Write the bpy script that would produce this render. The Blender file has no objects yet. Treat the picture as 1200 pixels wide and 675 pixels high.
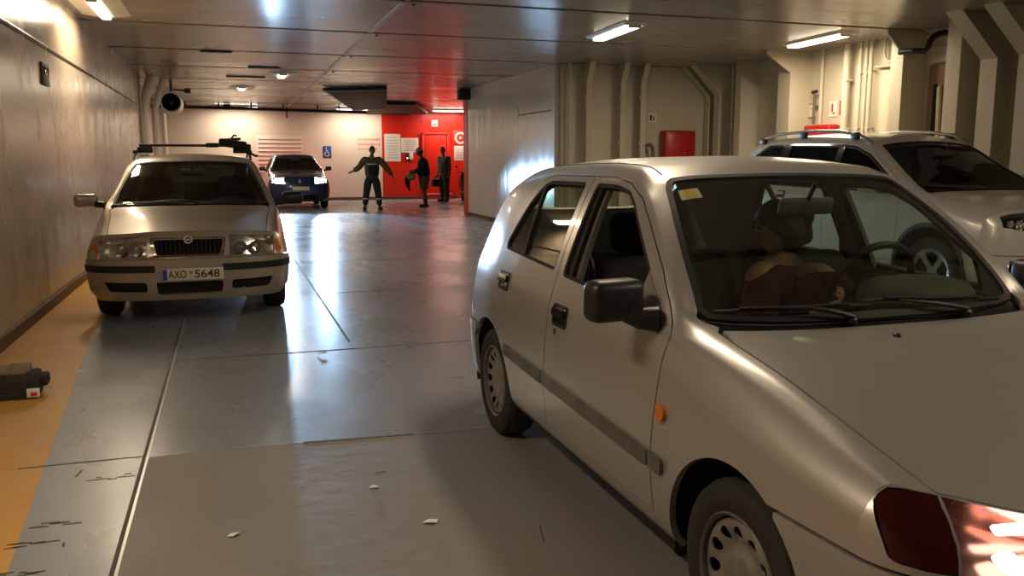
import bpy, bmesh, math, random
from mathutils import Vector, Matrix, noise, kdtree
from mathutils.geometry import delaunay_2d_cdt
R = math.radians
sc = bpy.context.scene
col = sc.collection
random.seed(7)

# ------------------------------------------------------------------ materials
def mat(name, c, rough=.5, metal=0., spec=.5, coat=0., emit=None, es=1., nz=None, bump=None, trans=0.):
    """principled material; nz=(scale, colour2, roughness2, detail) mixes a second colour by noise; bump=(scale, strength)"""
    m = bpy.data.materials.new(name); m.use_nodes = True
    nt = m.node_tree; b = nt.nodes['Principled BSDF']
    b.inputs['Base Color'].default_value = (*c, 1); b.inputs['Roughness'].default_value = rough
    b.inputs['Metallic'].default_value = metal; b.inputs['Specular IOR Level'].default_value = spec
    b.inputs['Coat Weight'].default_value = coat; b.inputs['Coat Roughness'].default_value = .08
    if emit: b.inputs['Emission Color'].default_value = (*emit, 1); b.inputs['Emission Strength'].default_value = es
    if nz or bump:
        tc = nt.nodes.new('ShaderNodeTexCoord')
    if nz:
        n = nt.nodes.new('ShaderNodeTexNoise'); n.inputs['Scale'].default_value = nz[0]; n.inputs['Detail'].default_value = nz[3] if len(nz) > 3 else 5
        nt.links.new(tc.outputs['Object'], n.inputs['Vector'])
        r = nt.nodes.new('ShaderNodeValToRGB'); r.color_ramp.elements[0].position = .38; r.color_ramp.elements[1].position = .65
        r.color_ramp.elements[0].color = (*c, 1); r.color_ramp.elements[1].color = (*nz[1], 1)
        nt.links.new(n.outputs['Fac'], r.inputs['Fac']); nt.links.new(r.outputs['Color'], b.inputs['Base Color'])
        mr = nt.nodes.new('ShaderNodeMapRange'); mr.inputs['To Min'].default_value = rough; mr.inputs['To Max'].default_value = nz[2]
        mr.inputs['From Min'].default_value = .38; mr.inputs['From Max'].default_value = .65
        nt.links.new(n.outputs['Fac'], mr.inputs['Value']); nt.links.new(mr.outputs['Result'], b.inputs['Roughness'])
    if bump:
        n2 = nt.nodes.new('ShaderNodeTexNoise'); n2.inputs['Scale'].default_value = bump[0]; n2.inputs['Detail'].default_value = 2
        bp = nt.nodes.new('ShaderNodeBump'); bp.inputs['Strength'].default_value = bump[1]; bp.inputs['Distance'].default_value = .02
        nt.links.new(tc.outputs['Object'], n2.inputs['Vector']); nt.links.new(n2.outputs['Fac'], bp.inputs['Height'])
        nt.links.new(bp.outputs['Normal'], b.inputs['Normal'])
    return m

def glass_mat(name, tint, refl=.06):
    m = bpy.data.materials.new(name); m.use_nodes = True; nt = m.node_tree
    for n in list(nt.nodes): nt.nodes.remove(n)
    o = nt.nodes.new('ShaderNodeOutputMaterial'); t = nt.nodes.new('ShaderNodeBsdfTransparent'); g = nt.nodes.new('ShaderNodeBsdfGlossy')
    t.inputs['Color'].default_value = (*tint, 1); g.inputs['Roughness'].default_value = .02; g.inputs['Color'].default_value = (1, 1, 1, 1)
    lw = nt.nodes.new('ShaderNodeLayerWeight'); lw.inputs['Blend'].default_value = .5
    pw = nt.nodes.new('ShaderNodeMath'); pw.operation = 'POWER'; pw.inputs[1].default_value = 4.5; nt.links.new(lw.outputs['Facing'], pw.inputs[0])
    ma = nt.nodes.new('ShaderNodeMath'); ma.operation = 'MULTIPLY_ADD'; ma.inputs[1].default_value = .8; ma.inputs[2].default_value = refl / 2; nt.links.new(pw.outputs[0], ma.inputs[0])
    mx = nt.nodes.new('ShaderNodeMixShader')
    nt.links.new(ma.outputs[0], mx.inputs['Fac']); nt.links.new(t.outputs[0], mx.inputs[1]); nt.links.new(g.outputs[0], mx.inputs[2])
    nt.links.new(mx.outputs[0], o.inputs['Surface'])
    return m

M = {}
M['silver'] = mat('silver_paint', (.52, .505, .485), .29, .6, coat=.25, nz=(1.6, (.48, .465, .445), .35), bump=None)
M['gold'] = mat('champagne_paint', (.42, .365, .295), .30, .5, coat=.6)
M['white_paint'] = mat('white_car_paint', (.62, .60, .55), .28, .2, coat=.6)
M['blue'] = mat('dark_blue_paint', (.02, .035, .10), .25, .3, coat=.7)
M['black'] = mat('black_plastic', (.012, .012, .012), .42)
M['gloss_black'] = mat('gloss_black', (.006, .006, .007), .12, coat=.5)
M['rubber'] = mat('rubber_seal', (.010, .010, .010), .6)
M['tyre'] = mat('tyre_rubber', (.018, .017, .016), .75, nz=(9, (.03, .028, .025), .85))
M['steel'] = mat('hubcap_silver', (.34, .32, .29), .42, .5, nz=(14, (.26, .24, .21), .5))
M['alloy'] = mat('alloy', (.5, .5, .5), .25, .9)
M['dark_cavity'] = mat('dark_cavity', (.004, .004, .004), .8)
M['chrome'] = mat('chrome', (.75, .73, .70), .10, 1.)
M['under'] = mat('underside', (.01, .01, .01), .9)
M['cloth_dark'] = mat('dark_seat_cloth', (.018, .017, .017), .95, nz=(60, (.028, .027, .026), .95))
M['dash'] = mat('dashboard_plastic', (.055, .058, .052), .7)
M['lining'] = mat('headlining', (.17, .155, .135), .9)
M['trim_grey'] = mat('grey_moulding', (.10, .095, .088), .5, nz=(7, (.15, .14, .125), .45))
M['sail'] = mat('grey_sail_trim', (.20, .18, .165), .6)
M['glass'] = glass_mat('clear_car_glass', (.92, .96, .89), .13)
M['glass_side'] = glass_mat('side_car_glass', (.84, .88, .82))
M['glass_dark'] = glass_mat('dark_car_glass', (.22, .24, .22))
M['glass_mid'] = glass_mat('shaded_car_glass', (.62, .66, .60))
M['lens'] = glass_mat('lamp_lens', (.92, .92, .92))
M['lens_red'] = mat('red_corner_lens', (.045, .004, .003), .09, coat=.4)
M['amber'] = mat('amber_lens', (.62, .16, .02), .25)
M['reflector_warm'] = mat('red_glow_reflector', (.62, .36, .30), .2, 1.)  # red light reflected inside the headlamp, put into the bowl's colour
M['lit_halogen'] = mat('lit_halogen_reflector', (1, .9, .85), .4, emit=(1, .86, .76), es=3.2)
M['tail_lit'] = mat('lit_tail_lens', (.6, .01, .01), .3, emit=(1, .04, .03), es=5)
M['reflector'] = mat('lamp_reflector', (.85, .82, .78), .16, 1.)
M['lamp_on'] = mat('lit_bulb', (1, 1, 1), .5, emit=(1, .86, .72), es=9)
M['led'] = mat('lit_headlamp', (1, 1, 1), .4, emit=(.72, .88, 1.), es=8)
M['tail_red'] = mat('tail_lens', (.35, .01, .01), .2)
M['skin'] = mat('skin', (.42, .24, .17), .6)
M['skin_dark'] = mat('tanned_skin', (.20, .105, .07), .6)
M['hair'] = mat('dark_hair', (.012, .009, .008), .6)
M['hair_grey'] = mat('grey_hair', (.20, .19, .17), .7)
M['yellow'] = mat('sticker_yellow', (.80, .50, .05), .5)
M['paper'] = mat('paper', (.72, .69, .62), .6)
M['plate'] = mat('number_plate', (.60, .55, .45), .45)
M['eu_blue'] = mat('plate_blue', (.02, .05, .35), .5)
M['ink'] = mat('ink', (.03, .025, .02), .6)

# ------------------------------------------------------------------ mesh builder
class MB:
    def __init__(s): s.v = []; s.f = []; s.m = []; s.mats = []
    def mi(s, m):
        m = M[m] if isinstance(m, str) else m
        if m not in s.mats: s.mats.append(m)
        return s.mats.index(m)
    def add(s, vs, fs, m, xf=None):
        o = len(s.v); k = s.mi(m)
        s.v += [tuple(xf @ Vector(p)) if xf else tuple(p) for p in vs]
        s.f += [tuple(i + o for i in f) for f in fs]; s.m += [k] * len(fs)
    def box(s, c, d, m, rot=None, bev=0., seg=2):
        """box centred at c with size d, edges rounded by bev"""
        bm = bmesh.new(); bmesh.ops.create_cube(bm, size=1)
        for v in bm.verts: v.co = Vector((v.co.x * d[0], v.co.y * d[1], v.co.z * d[2]))
        if bev: bmesh.ops.bevel(bm, geom=bm.edges[:], offset=min(bev, min(d) * .49), segments=seg, affect='EDGES', profile=.5)
        bm.verts.index_update()
        xf = Matrix.Translation(c) @ (rot.to_4x4() if rot else Matrix())
        s.add([v.co for v in bm.verts], [[v.index for v in f.verts] for f in bm.faces], m, xf); bm.free()
    def tube(s, pts, r, m, n=10, cap=True, rr=None):
        """tube swept along pts; rr = radius per point"""
        pts = [Vector(p) for p in pts]; vs = []; fs = []
        up = None
        for i, p in enumerate(pts):
            t = (pts[min(i + 1, len(pts) - 1)] - pts[max(i - 1, 0)]).normalized()
            if up is None:
                up = t.orthogonal().normalized()
            up = (up - t * up.dot(t)).normalized(); b = t.cross(up)
            q = rr[i] if rr else r
            vs += [p + (up * math.cos(2 * math.pi * k / n) + b * math.sin(2 * math.pi * k / n)) * q for k in range(n)]
        for i in range(len(pts) - 1):
            for k in range(n):
                a = i * n + k; b_ = i * n + (k + 1) % n
                fs.append((a, b_, b_ + n, a + n))
        if cap:
            fs.append(tuple(range(n))[::-1]); fs.append(tuple(range((len(pts) - 1) * n, len(pts) * n)))
        s.add(vs, fs, m)
    def lathe(s, prof, m, n=32, xf=None, close=False):
        """revolve prof [(r, h)] about local Y axis (h along y)"""
        vs = []; fs = []; k = len(prof)
        for i in range(n):
            a = 2 * math.pi * i / n
            vs += [(r * math.cos(a), h, r * math.sin(a)) for r, h in prof]
        for i in range(n):
            j = (i + 1) % n
            for q in range(k if close else k - 1):
                q2 = (q + 1) % k
                fs.append((i * k + q, j * k + q, j * k + q2, i * k + q2))
        s.add(vs, fs, m, xf)
    def ell(s, c, d, m, n=16, rot=None, e=1.):
        """ellipsoid (superellipsoid for e<1) centred c, half-sizes d"""
        vs = []; fs = []; h = n // 2
        pw = lambda x: math.copysign(abs(x) ** e, x)
        for i in range(h + 1):
            a = -math.pi / 2 + math.pi * i / h
            for k in range(n):
                b = 2 * math.pi * k / n
                vs.append((d[0] * pw(math.cos(a)) * pw(math.cos(b)), d[1] * pw(math.cos(a)) * pw(math.sin(b)), d[2] * pw(math.sin(a))))
        for i in range(h):
            for k in range(n):
                fs.append((i * n + k, i * n + (k + 1) % n, (i + 1) * n + (k + 1) % n, (i + 1) * n + k))
        s.add(vs, fs, m, Matrix.Translation(c) @ (rot.to_4x4() if rot else Matrix()))
    def prism(s, poly, h0, h1, m, axis='z', xf=None):
        """polygon extruded; axis names the extrusion axis; poly in the two other axes"""
        def P(a, b, h): return {'z': (a, b, h), 'y': (a, h, b), 'x': (h, a, b)}[axis]
        n = len(poly)
        vs = [P(a, b, h0) for a, b in poly] + [P(a, b, h1) for a, b in poly]
        fs = [tuple(range(n))[::-1], tuple(range(n, 2 * n))] + [(i, (i + 1) % n, n + (i + 1) % n, n + i) for i in range(n)]
        s.add(vs, fs, m, xf)
    def panel(s, loops, mp, step, m, off=0., thick=.012):
        """polygon with holes in a 2-D chart, triangulated with interior points and mapped on a curved surface by mp(a, b) -> (point, normal)"""
        pts, tris, border = cdt(loops, step)
        PN = [mp(a, b) for a, b in pts]
        out = [p + n * off for p, n in PN]; inn = [p + n * (off - thick) for p, n in PN]
        if not tris: return
        acc = 0
        for t in tris[:60]:
            nn = (out[t[1]] - out[t[0]]).cross(out[t[2]] - out[t[0]]); acc += nn.dot(PN[t[0]][1])
        if acc < 0: tris = [t[::-1] for t in tris]
        N = len(pts); fs = list(tris) + [tuple(i + N for i in t[::-1]) for t in tris]
        cnt = {}
        for t in tris:
            for i in range(3): cnt[(t[i], t[(i + 1) % 3])] = 1
        for (a, b) in cnt:
            if (b, a) not in cnt: fs.append((b, a, a + N, b + N))
        s.add(out + inn, fs, m)
    def build(s, name, parent=None, loc=None, rot=None, smooth=35):
        me = bpy.data.meshes.new(name); me.from_pydata(s.v, [], s.f)
        for m in s.mats: me.materials.append(m)
        me.polygons.foreach_set('material_index', s.m)
        if smooth:
            me.polygons.foreach_set('use_smooth', [True] * len(s.f))
            me.set_sharp_from_angle(angle=R(smooth))
        me.update()
        o = bpy.data.objects.new(name, me); col.objects.link(o)
        if loc: o.location = loc
        if rot: o.rotation_euler = rot
        if parent: o.parent = parent
        return o

def resample(loop, step):
    out = []
    n = len(loop)
    for i in range(n):
        a, b = loop[i], loop[(i + 1) % n]
        k = max(1, math.ceil(max(abs(b[0] - a[0]) / step[0], abs(b[1] - a[1]) / step[1]) - 1e-6))
        out += [(a[0] + (b[0] - a[0]) * j / k, a[1] + (b[1] - a[1]) * j / k) for j in range(k)]
    return out

def inside(loops, x, y):
    c = False
    for L in loops:
        j = len(L) - 1
        for i in range(len(L)):
            xi, yi = L[i]; xj, yj = L[j]
            if (yi > y) != (yj > y) and x < (xj - xi) * (y - yi) / (yj - yi) + xi: c = not c
            j = i
    return c

def cdt(loops, step):
    sx, sy = step
    loops = [resample([(a / sx, b / sy) for a, b in L], (1., 1.)) for L in loops]
    pts = []; edges = []
    for L in loops:
        o = len(pts); pts += L; edges += [(o + i, o + (i + 1) % len(L)) for i in range(len(L))]
    kd = kdtree.KDTree(len(pts))
    for i, p in enumerate(pts): kd.insert((p[0], p[1], 0), i)
    kd.balance()
    xs = [p[0] for p in loops[0]]; ys = [p[1] for p in loops[0]]
    y = min(ys) + .43; r = 0
    while y < max(ys):
        x = min(xs) + .37 + (.5 if r % 2 else 0)
        while x < max(xs):
            if kd.find((x, y, 0))[2] > .55 and inside(loops, x, y): pts.append((x, y))
            x += 1.
        y += .87; r += 1
    vs, es, fs, *_ = delaunay_2d_cdt([Vector(p) for p in pts], edges, [], 0, 1e-5)
    tris = []
    for f in fs:
        c = sum((vs[i] for i in f), Vector((0, 0))) / len(f)
        if inside(loops, c.x, c.y): tris.append(tuple(f))
    return [(v.x * sx, v.y * sy) for v in vs], tris, None

def inset(poly, d):
    """move a polygon's border inwards by d (metres, both axes alike)"""
    n = len(poly); A = sum(poly[i][0] * poly[(i + 1) % n][1] - poly[(i + 1) % n][0] * poly[i][1] for i in range(n))
    sg = 1 if A > 0 else -1; out = []
    for i in range(n):
        p0, p1, p2 = (Vector(poly[i - 1]), Vector(poly[i]), Vector(poly[(i + 1) % n]))
        e1 = (p1 - p0).normalized(); e2 = (p2 - p1).normalized()
        n1 = Vector((-e1.y, e1.x)) * sg; n2 = Vector((-e2.y, e2.x)) * sg
        b = n1 + n2
        if b.length < 1e-6: b = n1
        b.normalize(); k = d / max(.35, b.dot(n1))
        out.append((p1.x + b.x * k, p1.y + b.y * k))
    return out

def rounded(poly, r, n=4):
    """round the corners of a polygon; r may be a list"""
    out = []; N = len(poly)
    for i in range(N):
        p0, p1, p2 = Vector(poly[i - 1]), Vector(poly[i]), Vector(poly[(i + 1) % N])
        q = r[i] if isinstance(r, (list, tuple)) else r
        a = p0 - p1; b = p2 - p1; q = min(q, a.length * .45, b.length * .45)
        s0 = p1 + a.normalized() * q; s1 = p1 + b.normalized() * q
        for k in range(n + 1):
            t = k / n; v = s0 * (1 - t) ** 2 + p1 * 2 * t * (1 - t) + s1 * t * t
            out.append((v.x, v.y))
    return out

def circ(cx, cy, r, n=16, ry=None):
    return [(cx + r * math.cos(2 * math.pi * i / n), cy + (ry or r) * math.sin(2 * math.pi * i / n)) for i in range(n)]

# ------------------------------------------------------------------ naming
def tag(o, label, cat, group=None, kind=None):
    o['label'] = label; o['category'] = cat
    if group: o['group'] = group
    if kind: o['kind'] = kind
    return o
def thing(name, label, cat, loc=(0, 0, 0), rz=0., group=None):
    o = bpy.data.objects.new(name, None); col.objects.link(o); o.location = loc; o.rotation_euler = (0, 0, rz)
    o.empty_display_size = .1
    return tag(o, label, cat, group)
def struct(o, label=None):
    o['kind'] = 'structure'
    if label: o['label'] = label
    return o

def copy_tree(o, parent=None):
    c = o.copy(); col.objects.link(c)
    if parent: c.parent = parent
    for ch in list(o.children): copy_tree(ch, c)
    return c
# ------------------------------------------------------------------ car surfaces
def slopes(x, y):
    n = len(x); h = [x[i + 1] - x[i] for i in range(n - 1)]; d = [(y[i + 1] - y[i]) / h[i] for i in range(n - 1)]
    m = [0.] * n
    for i in range(1, n - 1):
        if d[i - 1] * d[i] > 0:
            w1 = 2 * h[i] + h[i - 1]; w2 = h[i] + 2 * h[i - 1]
            m[i] = (w1 + w2) / (w1 / d[i - 1] + w2 / d[i])
    m[0] = d[0]; m[-1] = d[-1]
    return m
def hermite(x, y, m, q):
    n = len(x)
    if q <= x[0]: return y[0] + m[0] * (q - x[0])
    if q >= x[-1]: return y[-1] + m[-1] * (q - x[-1])
    lo, hi = 0, n - 1
    while hi - lo > 1:
        k = (lo + hi) // 2
        if x[k] <= q: lo = k
        else: hi = k
    h = x[lo + 1] - x[lo]; t = (q - x[lo]) / h
    return ((1 + 2 * t) * (1 - t) ** 2 * y[lo] + t * (1 - t) ** 2 * h * m[lo] + t * t * (3 - 2 * t) * y[lo + 1] + t * t * (t - 1) * h * m[lo + 1])
class Curve:
    def __init__(s, pts):
        pts = sorted(pts); s.x = [p[0] for p in pts]; s.y = [p[1] for p in pts]; s.m = slopes(s.x, s.y)
    def __call__(s, q): return hermite(s.x, s.y, s.m, q)

TS = [float(i) for i in range(10)]
class Car:
    """body surface lofted through nine key lines (sill .. centre line) given as (x, y, z) knots, x forward, y left, z up; u = 8 - t, signed by side.
       front and tail close with superelliptic plan curves: (xs, n, [(z, x)])"""
    def __init__(s, lines, front, rear):
        s.L = [(Curve([(p[0], p[1]) for p in l]), Curve([(p[0], p[2]) for p in l])) for l in lines]
        s.cache = {}; s.ends = {1: front, -1: rear}
        s.xc = {k: Curve([(z, x) for z, x in e[2]]) for k, e in s.ends.items()}
        s.wc = {}
    def sec(s, x):
        k = round(x, 4); c = s.cache.get(k)
        if c is None:
            y = [l[0](x) for l in s.L]; z = [l[1](x) for l in s.L]
            y.append(-y[7]); z.append(z[7])
            c = s.cache[k] = (y, slopes(TS, y), z, slopes(TS, z))
        return c
    def yz(s, x, t):
        y, my, z, mz = s.sec(x); return hermite(TS, y, my, t), hermite(TS, z, mz, t)
    def P(s, x, u):
        sg = 1 if u >= 0 else -1; y, z = s.yz(x, 8 - abs(u)); return Vector((x, sg * y, z))
    def mp(s, x, u):
        p = s.P(x, u); a = s.P(x + .01, u) - s.P(x - .01, u); b = s.P(x, u + .03) - s.P(x, u - .03)
        n = a.cross(b)
        n = n.normalized() if n.length > 1e-9 else Vector((0, 0, 1))
        o = Vector((0, p.y, p.z - .6))
        if n.dot(o) < 0: n = -n
        return p, n
    def uz(s, x, z, sg, lo=0., hi=5.6):
        for _ in range(34):
            k = (lo + hi) / 2
            if s.yz(x, k)[1] < z: lo = k
            else: hi = k
        return sg * (8 - lo)
    def uy(s, x, y, lo=3.6, hi=8.):
        sg = 1 if y >= 0 else -1; y = abs(y)
        for _ in range(34):
            k = (lo + hi) / 2
            if s.yz(x, k)[0] > y: lo = k
            else: hi = k
        return sg * (8 - lo)
    def side(s, poly, sg, step=.05):
        """(x, z) polygon on a flank -> chart"""
        return [(x, s.uz(x, z, sg)) for x, z in resample(poly, (step, step))]
    def top(s, poly, step=.06):
        """(x, y) polygon seen from above -> chart"""
        return [(x, s.uy(x, y)) for x, y in resample(poly, (step, step))]
    # ---- end caps: chart (theta in degrees, z)
    def w(s, e, z):
        k = (e, round(z, 3)); v = s.wc.get(k)
        if v is None:
            xs = s.ends[e][0]; v = s.wc[k] = s.yz(xs, 8 - s.uz(xs, z, 1, 0, 6.5))[0]
        return v
    def E(s, e, th, z):
        xs, n, _ = s.ends[e]; a = R(max(-90, min(90, th))); w = s.w(e, z); xf = s.xc[e](z)
        return Vector((xs + (xf - xs) * abs(math.cos(a)) ** (2 / n), w * math.copysign(abs(math.sin(a)) ** (2 / n), a), z))
    def mpe(s, e):
        def f(th, z):
            p = s.E(e, th, z); d = 1.2
            a = s.E(e, th + d, z) - s.E(e, th - d, z); b = s.E(e, th, z + .01) - s.E(e, th, z - .01)
            n = a.cross(b); n = n.normalized() if n.length > 1e-9 else Vector((e, 0, 0))
            if n.dot(Vector((e * .6, p.y, 0))) < 0: n = -n
            return p, n
        return f
    def th(s, e, y, z):
        w = s.w(e, z); n = s.ends[e][1]
        return math.degrees(math.copysign(math.asin(min(1, abs(y) / w) ** (n / 2)), y))
    def face(s, e, poly, step=.05):
        """(y, z) polygon seen from the end -> chart"""
        return [(s.th(e, y, z), z) for y, z in resample(poly, (step, step))]
    def edge(s, e, t):
        """x where key line t meets the end cap"""
        xs, n, _ = s.ends[e]
        lo, hi = (xs, xs + e * 1.2)
        for _ in range(36):
            x = (lo + hi) / 2; y, z = s.yz(x, t); w = s.w(e, min(z, s.yz(xs, 6.4)[1]))
            if y >= w: f = 1
            else:
                c = (1 - (y / w) ** n) ** (1 / n); f = e * (x - (xs + (s.xc[e](z) - xs) * c))
            if f < 0: lo = x
            else: hi = x
        return (lo + hi) / 2
    def edgepts(s, e, t0, t1, k=24):
        return [(s.edge(e, t0 + (t1 - t0) * i / k), t0 + (t1 - t0) * i / k) for i in range(k + 1)]
    def cap_outline(s, e, zb, drop=0.):
        """outline of the whole end cap down to zb"""
        up = []
        for x, t in s.edgepts(e, 2.2, 8, 40):
            y, z = s.yz(x, t); up.append((s.th(e, y, min(z, s.yz(s.ends[e][0], 6.4)[1])), z - drop))
        up[0] = (90, up[0][1])
        top_ = up + [(-a, b) for a, b in up[::-1][1:]]
        return [(90, zb)] + top_ + [(-90, zb)]

def clip(poly, f):
    """Sutherland-Hodgman against one line f(p) >= 0"""
    out = []; n = len(poly)
    for i in range(n):
        a, b = poly[i], poly[(i + 1) % n]; fa, fb = f(a), f(b)
        if fa >= 0: out.append(a)
        if (fa >= 0) != (fb >= 0):
            k = fa / (fa - fb); out.append((a[0] + (b[0] - a[0]) * k, a[1] + (b[1] - a[1]) * k))
    return out
def above(z): return lambda p: p[1] - z
def below(z): return lambda p: z - p[1]

def arch(cx, cz, r, zb, n=18, back=False):
    """points of a wheel arch from front foot to rear foot (or back)"""
    a0 = math.asin(max(-1, (zb - cz) / r))
    pts = [(cx + r * math.cos(a0 + (math.pi - 2 * a0) * i / n), cz + r * math.sin(a0 + (math.pi - 2 * a0) * i / n)) for i in range(n + 1)]
    return pts[::-1] if back else pts

def wheel(parent, x, y, r, w, rim, sg, kind, n=36):
    """road wheel; part 'wheel' (steel well) > tyre, hubcap"""
    xf = Matrix.Scale(sg, 4, (0, 1, 0)) if sg < 0 else Matrix()
    h = w / 2
    m = MB(); m.lathe([(rim * .98, -h * .8), (rim * .9, -h * .5), (rim * .88, h * .35), (rim * .3, h * .35), (.0, h * .35)], 'black' if kind != 'alloy' else 'dark_cavity', n, xf)
    root = m.build('wheel', parent, (x, y, r))
    t = MB(); t.lathe([(rim, -h * .9), (rim + .02, -h), (r - .045, -h * 1.03), (r - .012, -h * .90), (r, -h * .6), (r + .001, 0), (r, h * .6), (r - .012, h * .9), (r - .045, h * 1.03), (rim + .025, h), (rim, h * .88)], 'tyre', n * 2 if n > 30 else n, xf)
    for k in (-.35, 0, .35):
        t.lathe([(r - .002, h * k - .004), (r + .0015, h * k - .004), (r + .0015, h * k + .004), (r - .002, h * k + .004)], 'rubber', n, xf)
    t.build('tyre', root)
    c = MB()
    def disc(prof):
        cv = Curve(prof)
        def f(a, b):
            q = math.hypot(a, b); p = Vector((a, cv(q), b)); s_ = (cv(q + .003) - cv(q - .003)) / .006
            nrm = Vector((-s_ * a / max(q, 1e-5), 1, -s_ * b / max(q, 1e-5))).normalized()
            if sg < 0: p.y *= -1; nrm.y *= -1
            return p, nrm
        return f
    if kind == 'cap':
        prof = [(0, h * .74), (rim * .38, h * .74), (rim * .43, h * .62), (rim * .50, h * .58), (rim * .78, h * .82), (rim * .90, h * .80), (rim * .95, h * .70)]
        c.lathe([(rim * .955, h * .62), (rim * .965, h * .90), (rim * 1.01, h * .99), (rim * 1.035, h * .93), (rim * 1.02, h * .80)], 'trim_grey', 48, xf)
        holes = [circ(rim * .72 * math.cos(2 * math.pi * k / 12 + .1), rim * .72 * math.sin(2 * math.pi * k / 12 + .1), rim * .115, 12) for k in range(12)]
        c.panel([circ(0, 0, rim * .93, 48)] + holes, disc(prof), (rim * .09, rim * .09), 'steel', 0, .006)
    else:
        prof = [(0, h * .72), (rim * .2, h * .70), (rim * .8, h * .80), (rim * 1.02, h * .95)]
        holes = []
        for k in range(5):
            a = 2 * math.pi * k / 5 + .3
            pg = [(rim * .26, -.22), (rim * .84, -.46), (rim * .88, 0), (rim * .84, .46), (rim * .26, .22)]
            holes.append(rounded([(q * math.cos(a + b), q * math.sin(a + b)) for q, b in pg], rim * .06, 2))
        c.panel([circ(0, 0, rim * 1.02, 36)] + holes, disc(prof), (rim * .14, rim * .14), 'alloy', 0, .012)
    c.build('hubcap' if kind == 'cap' else 'alloy_rim', root)
    return root

def arc_line(pts, r, m, name, parent, n=8):
    b = MB(); b.tube(pts, r, m, n); return b.build(name, parent)
def full(c, pts):
    """half outline (x, y>=0) from the base centre out and up to the header centre -> closed (x, y) polygon"""
    return pts + [(x, -y) for x, y in pts[::-1] if y > 1e-6]

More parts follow.
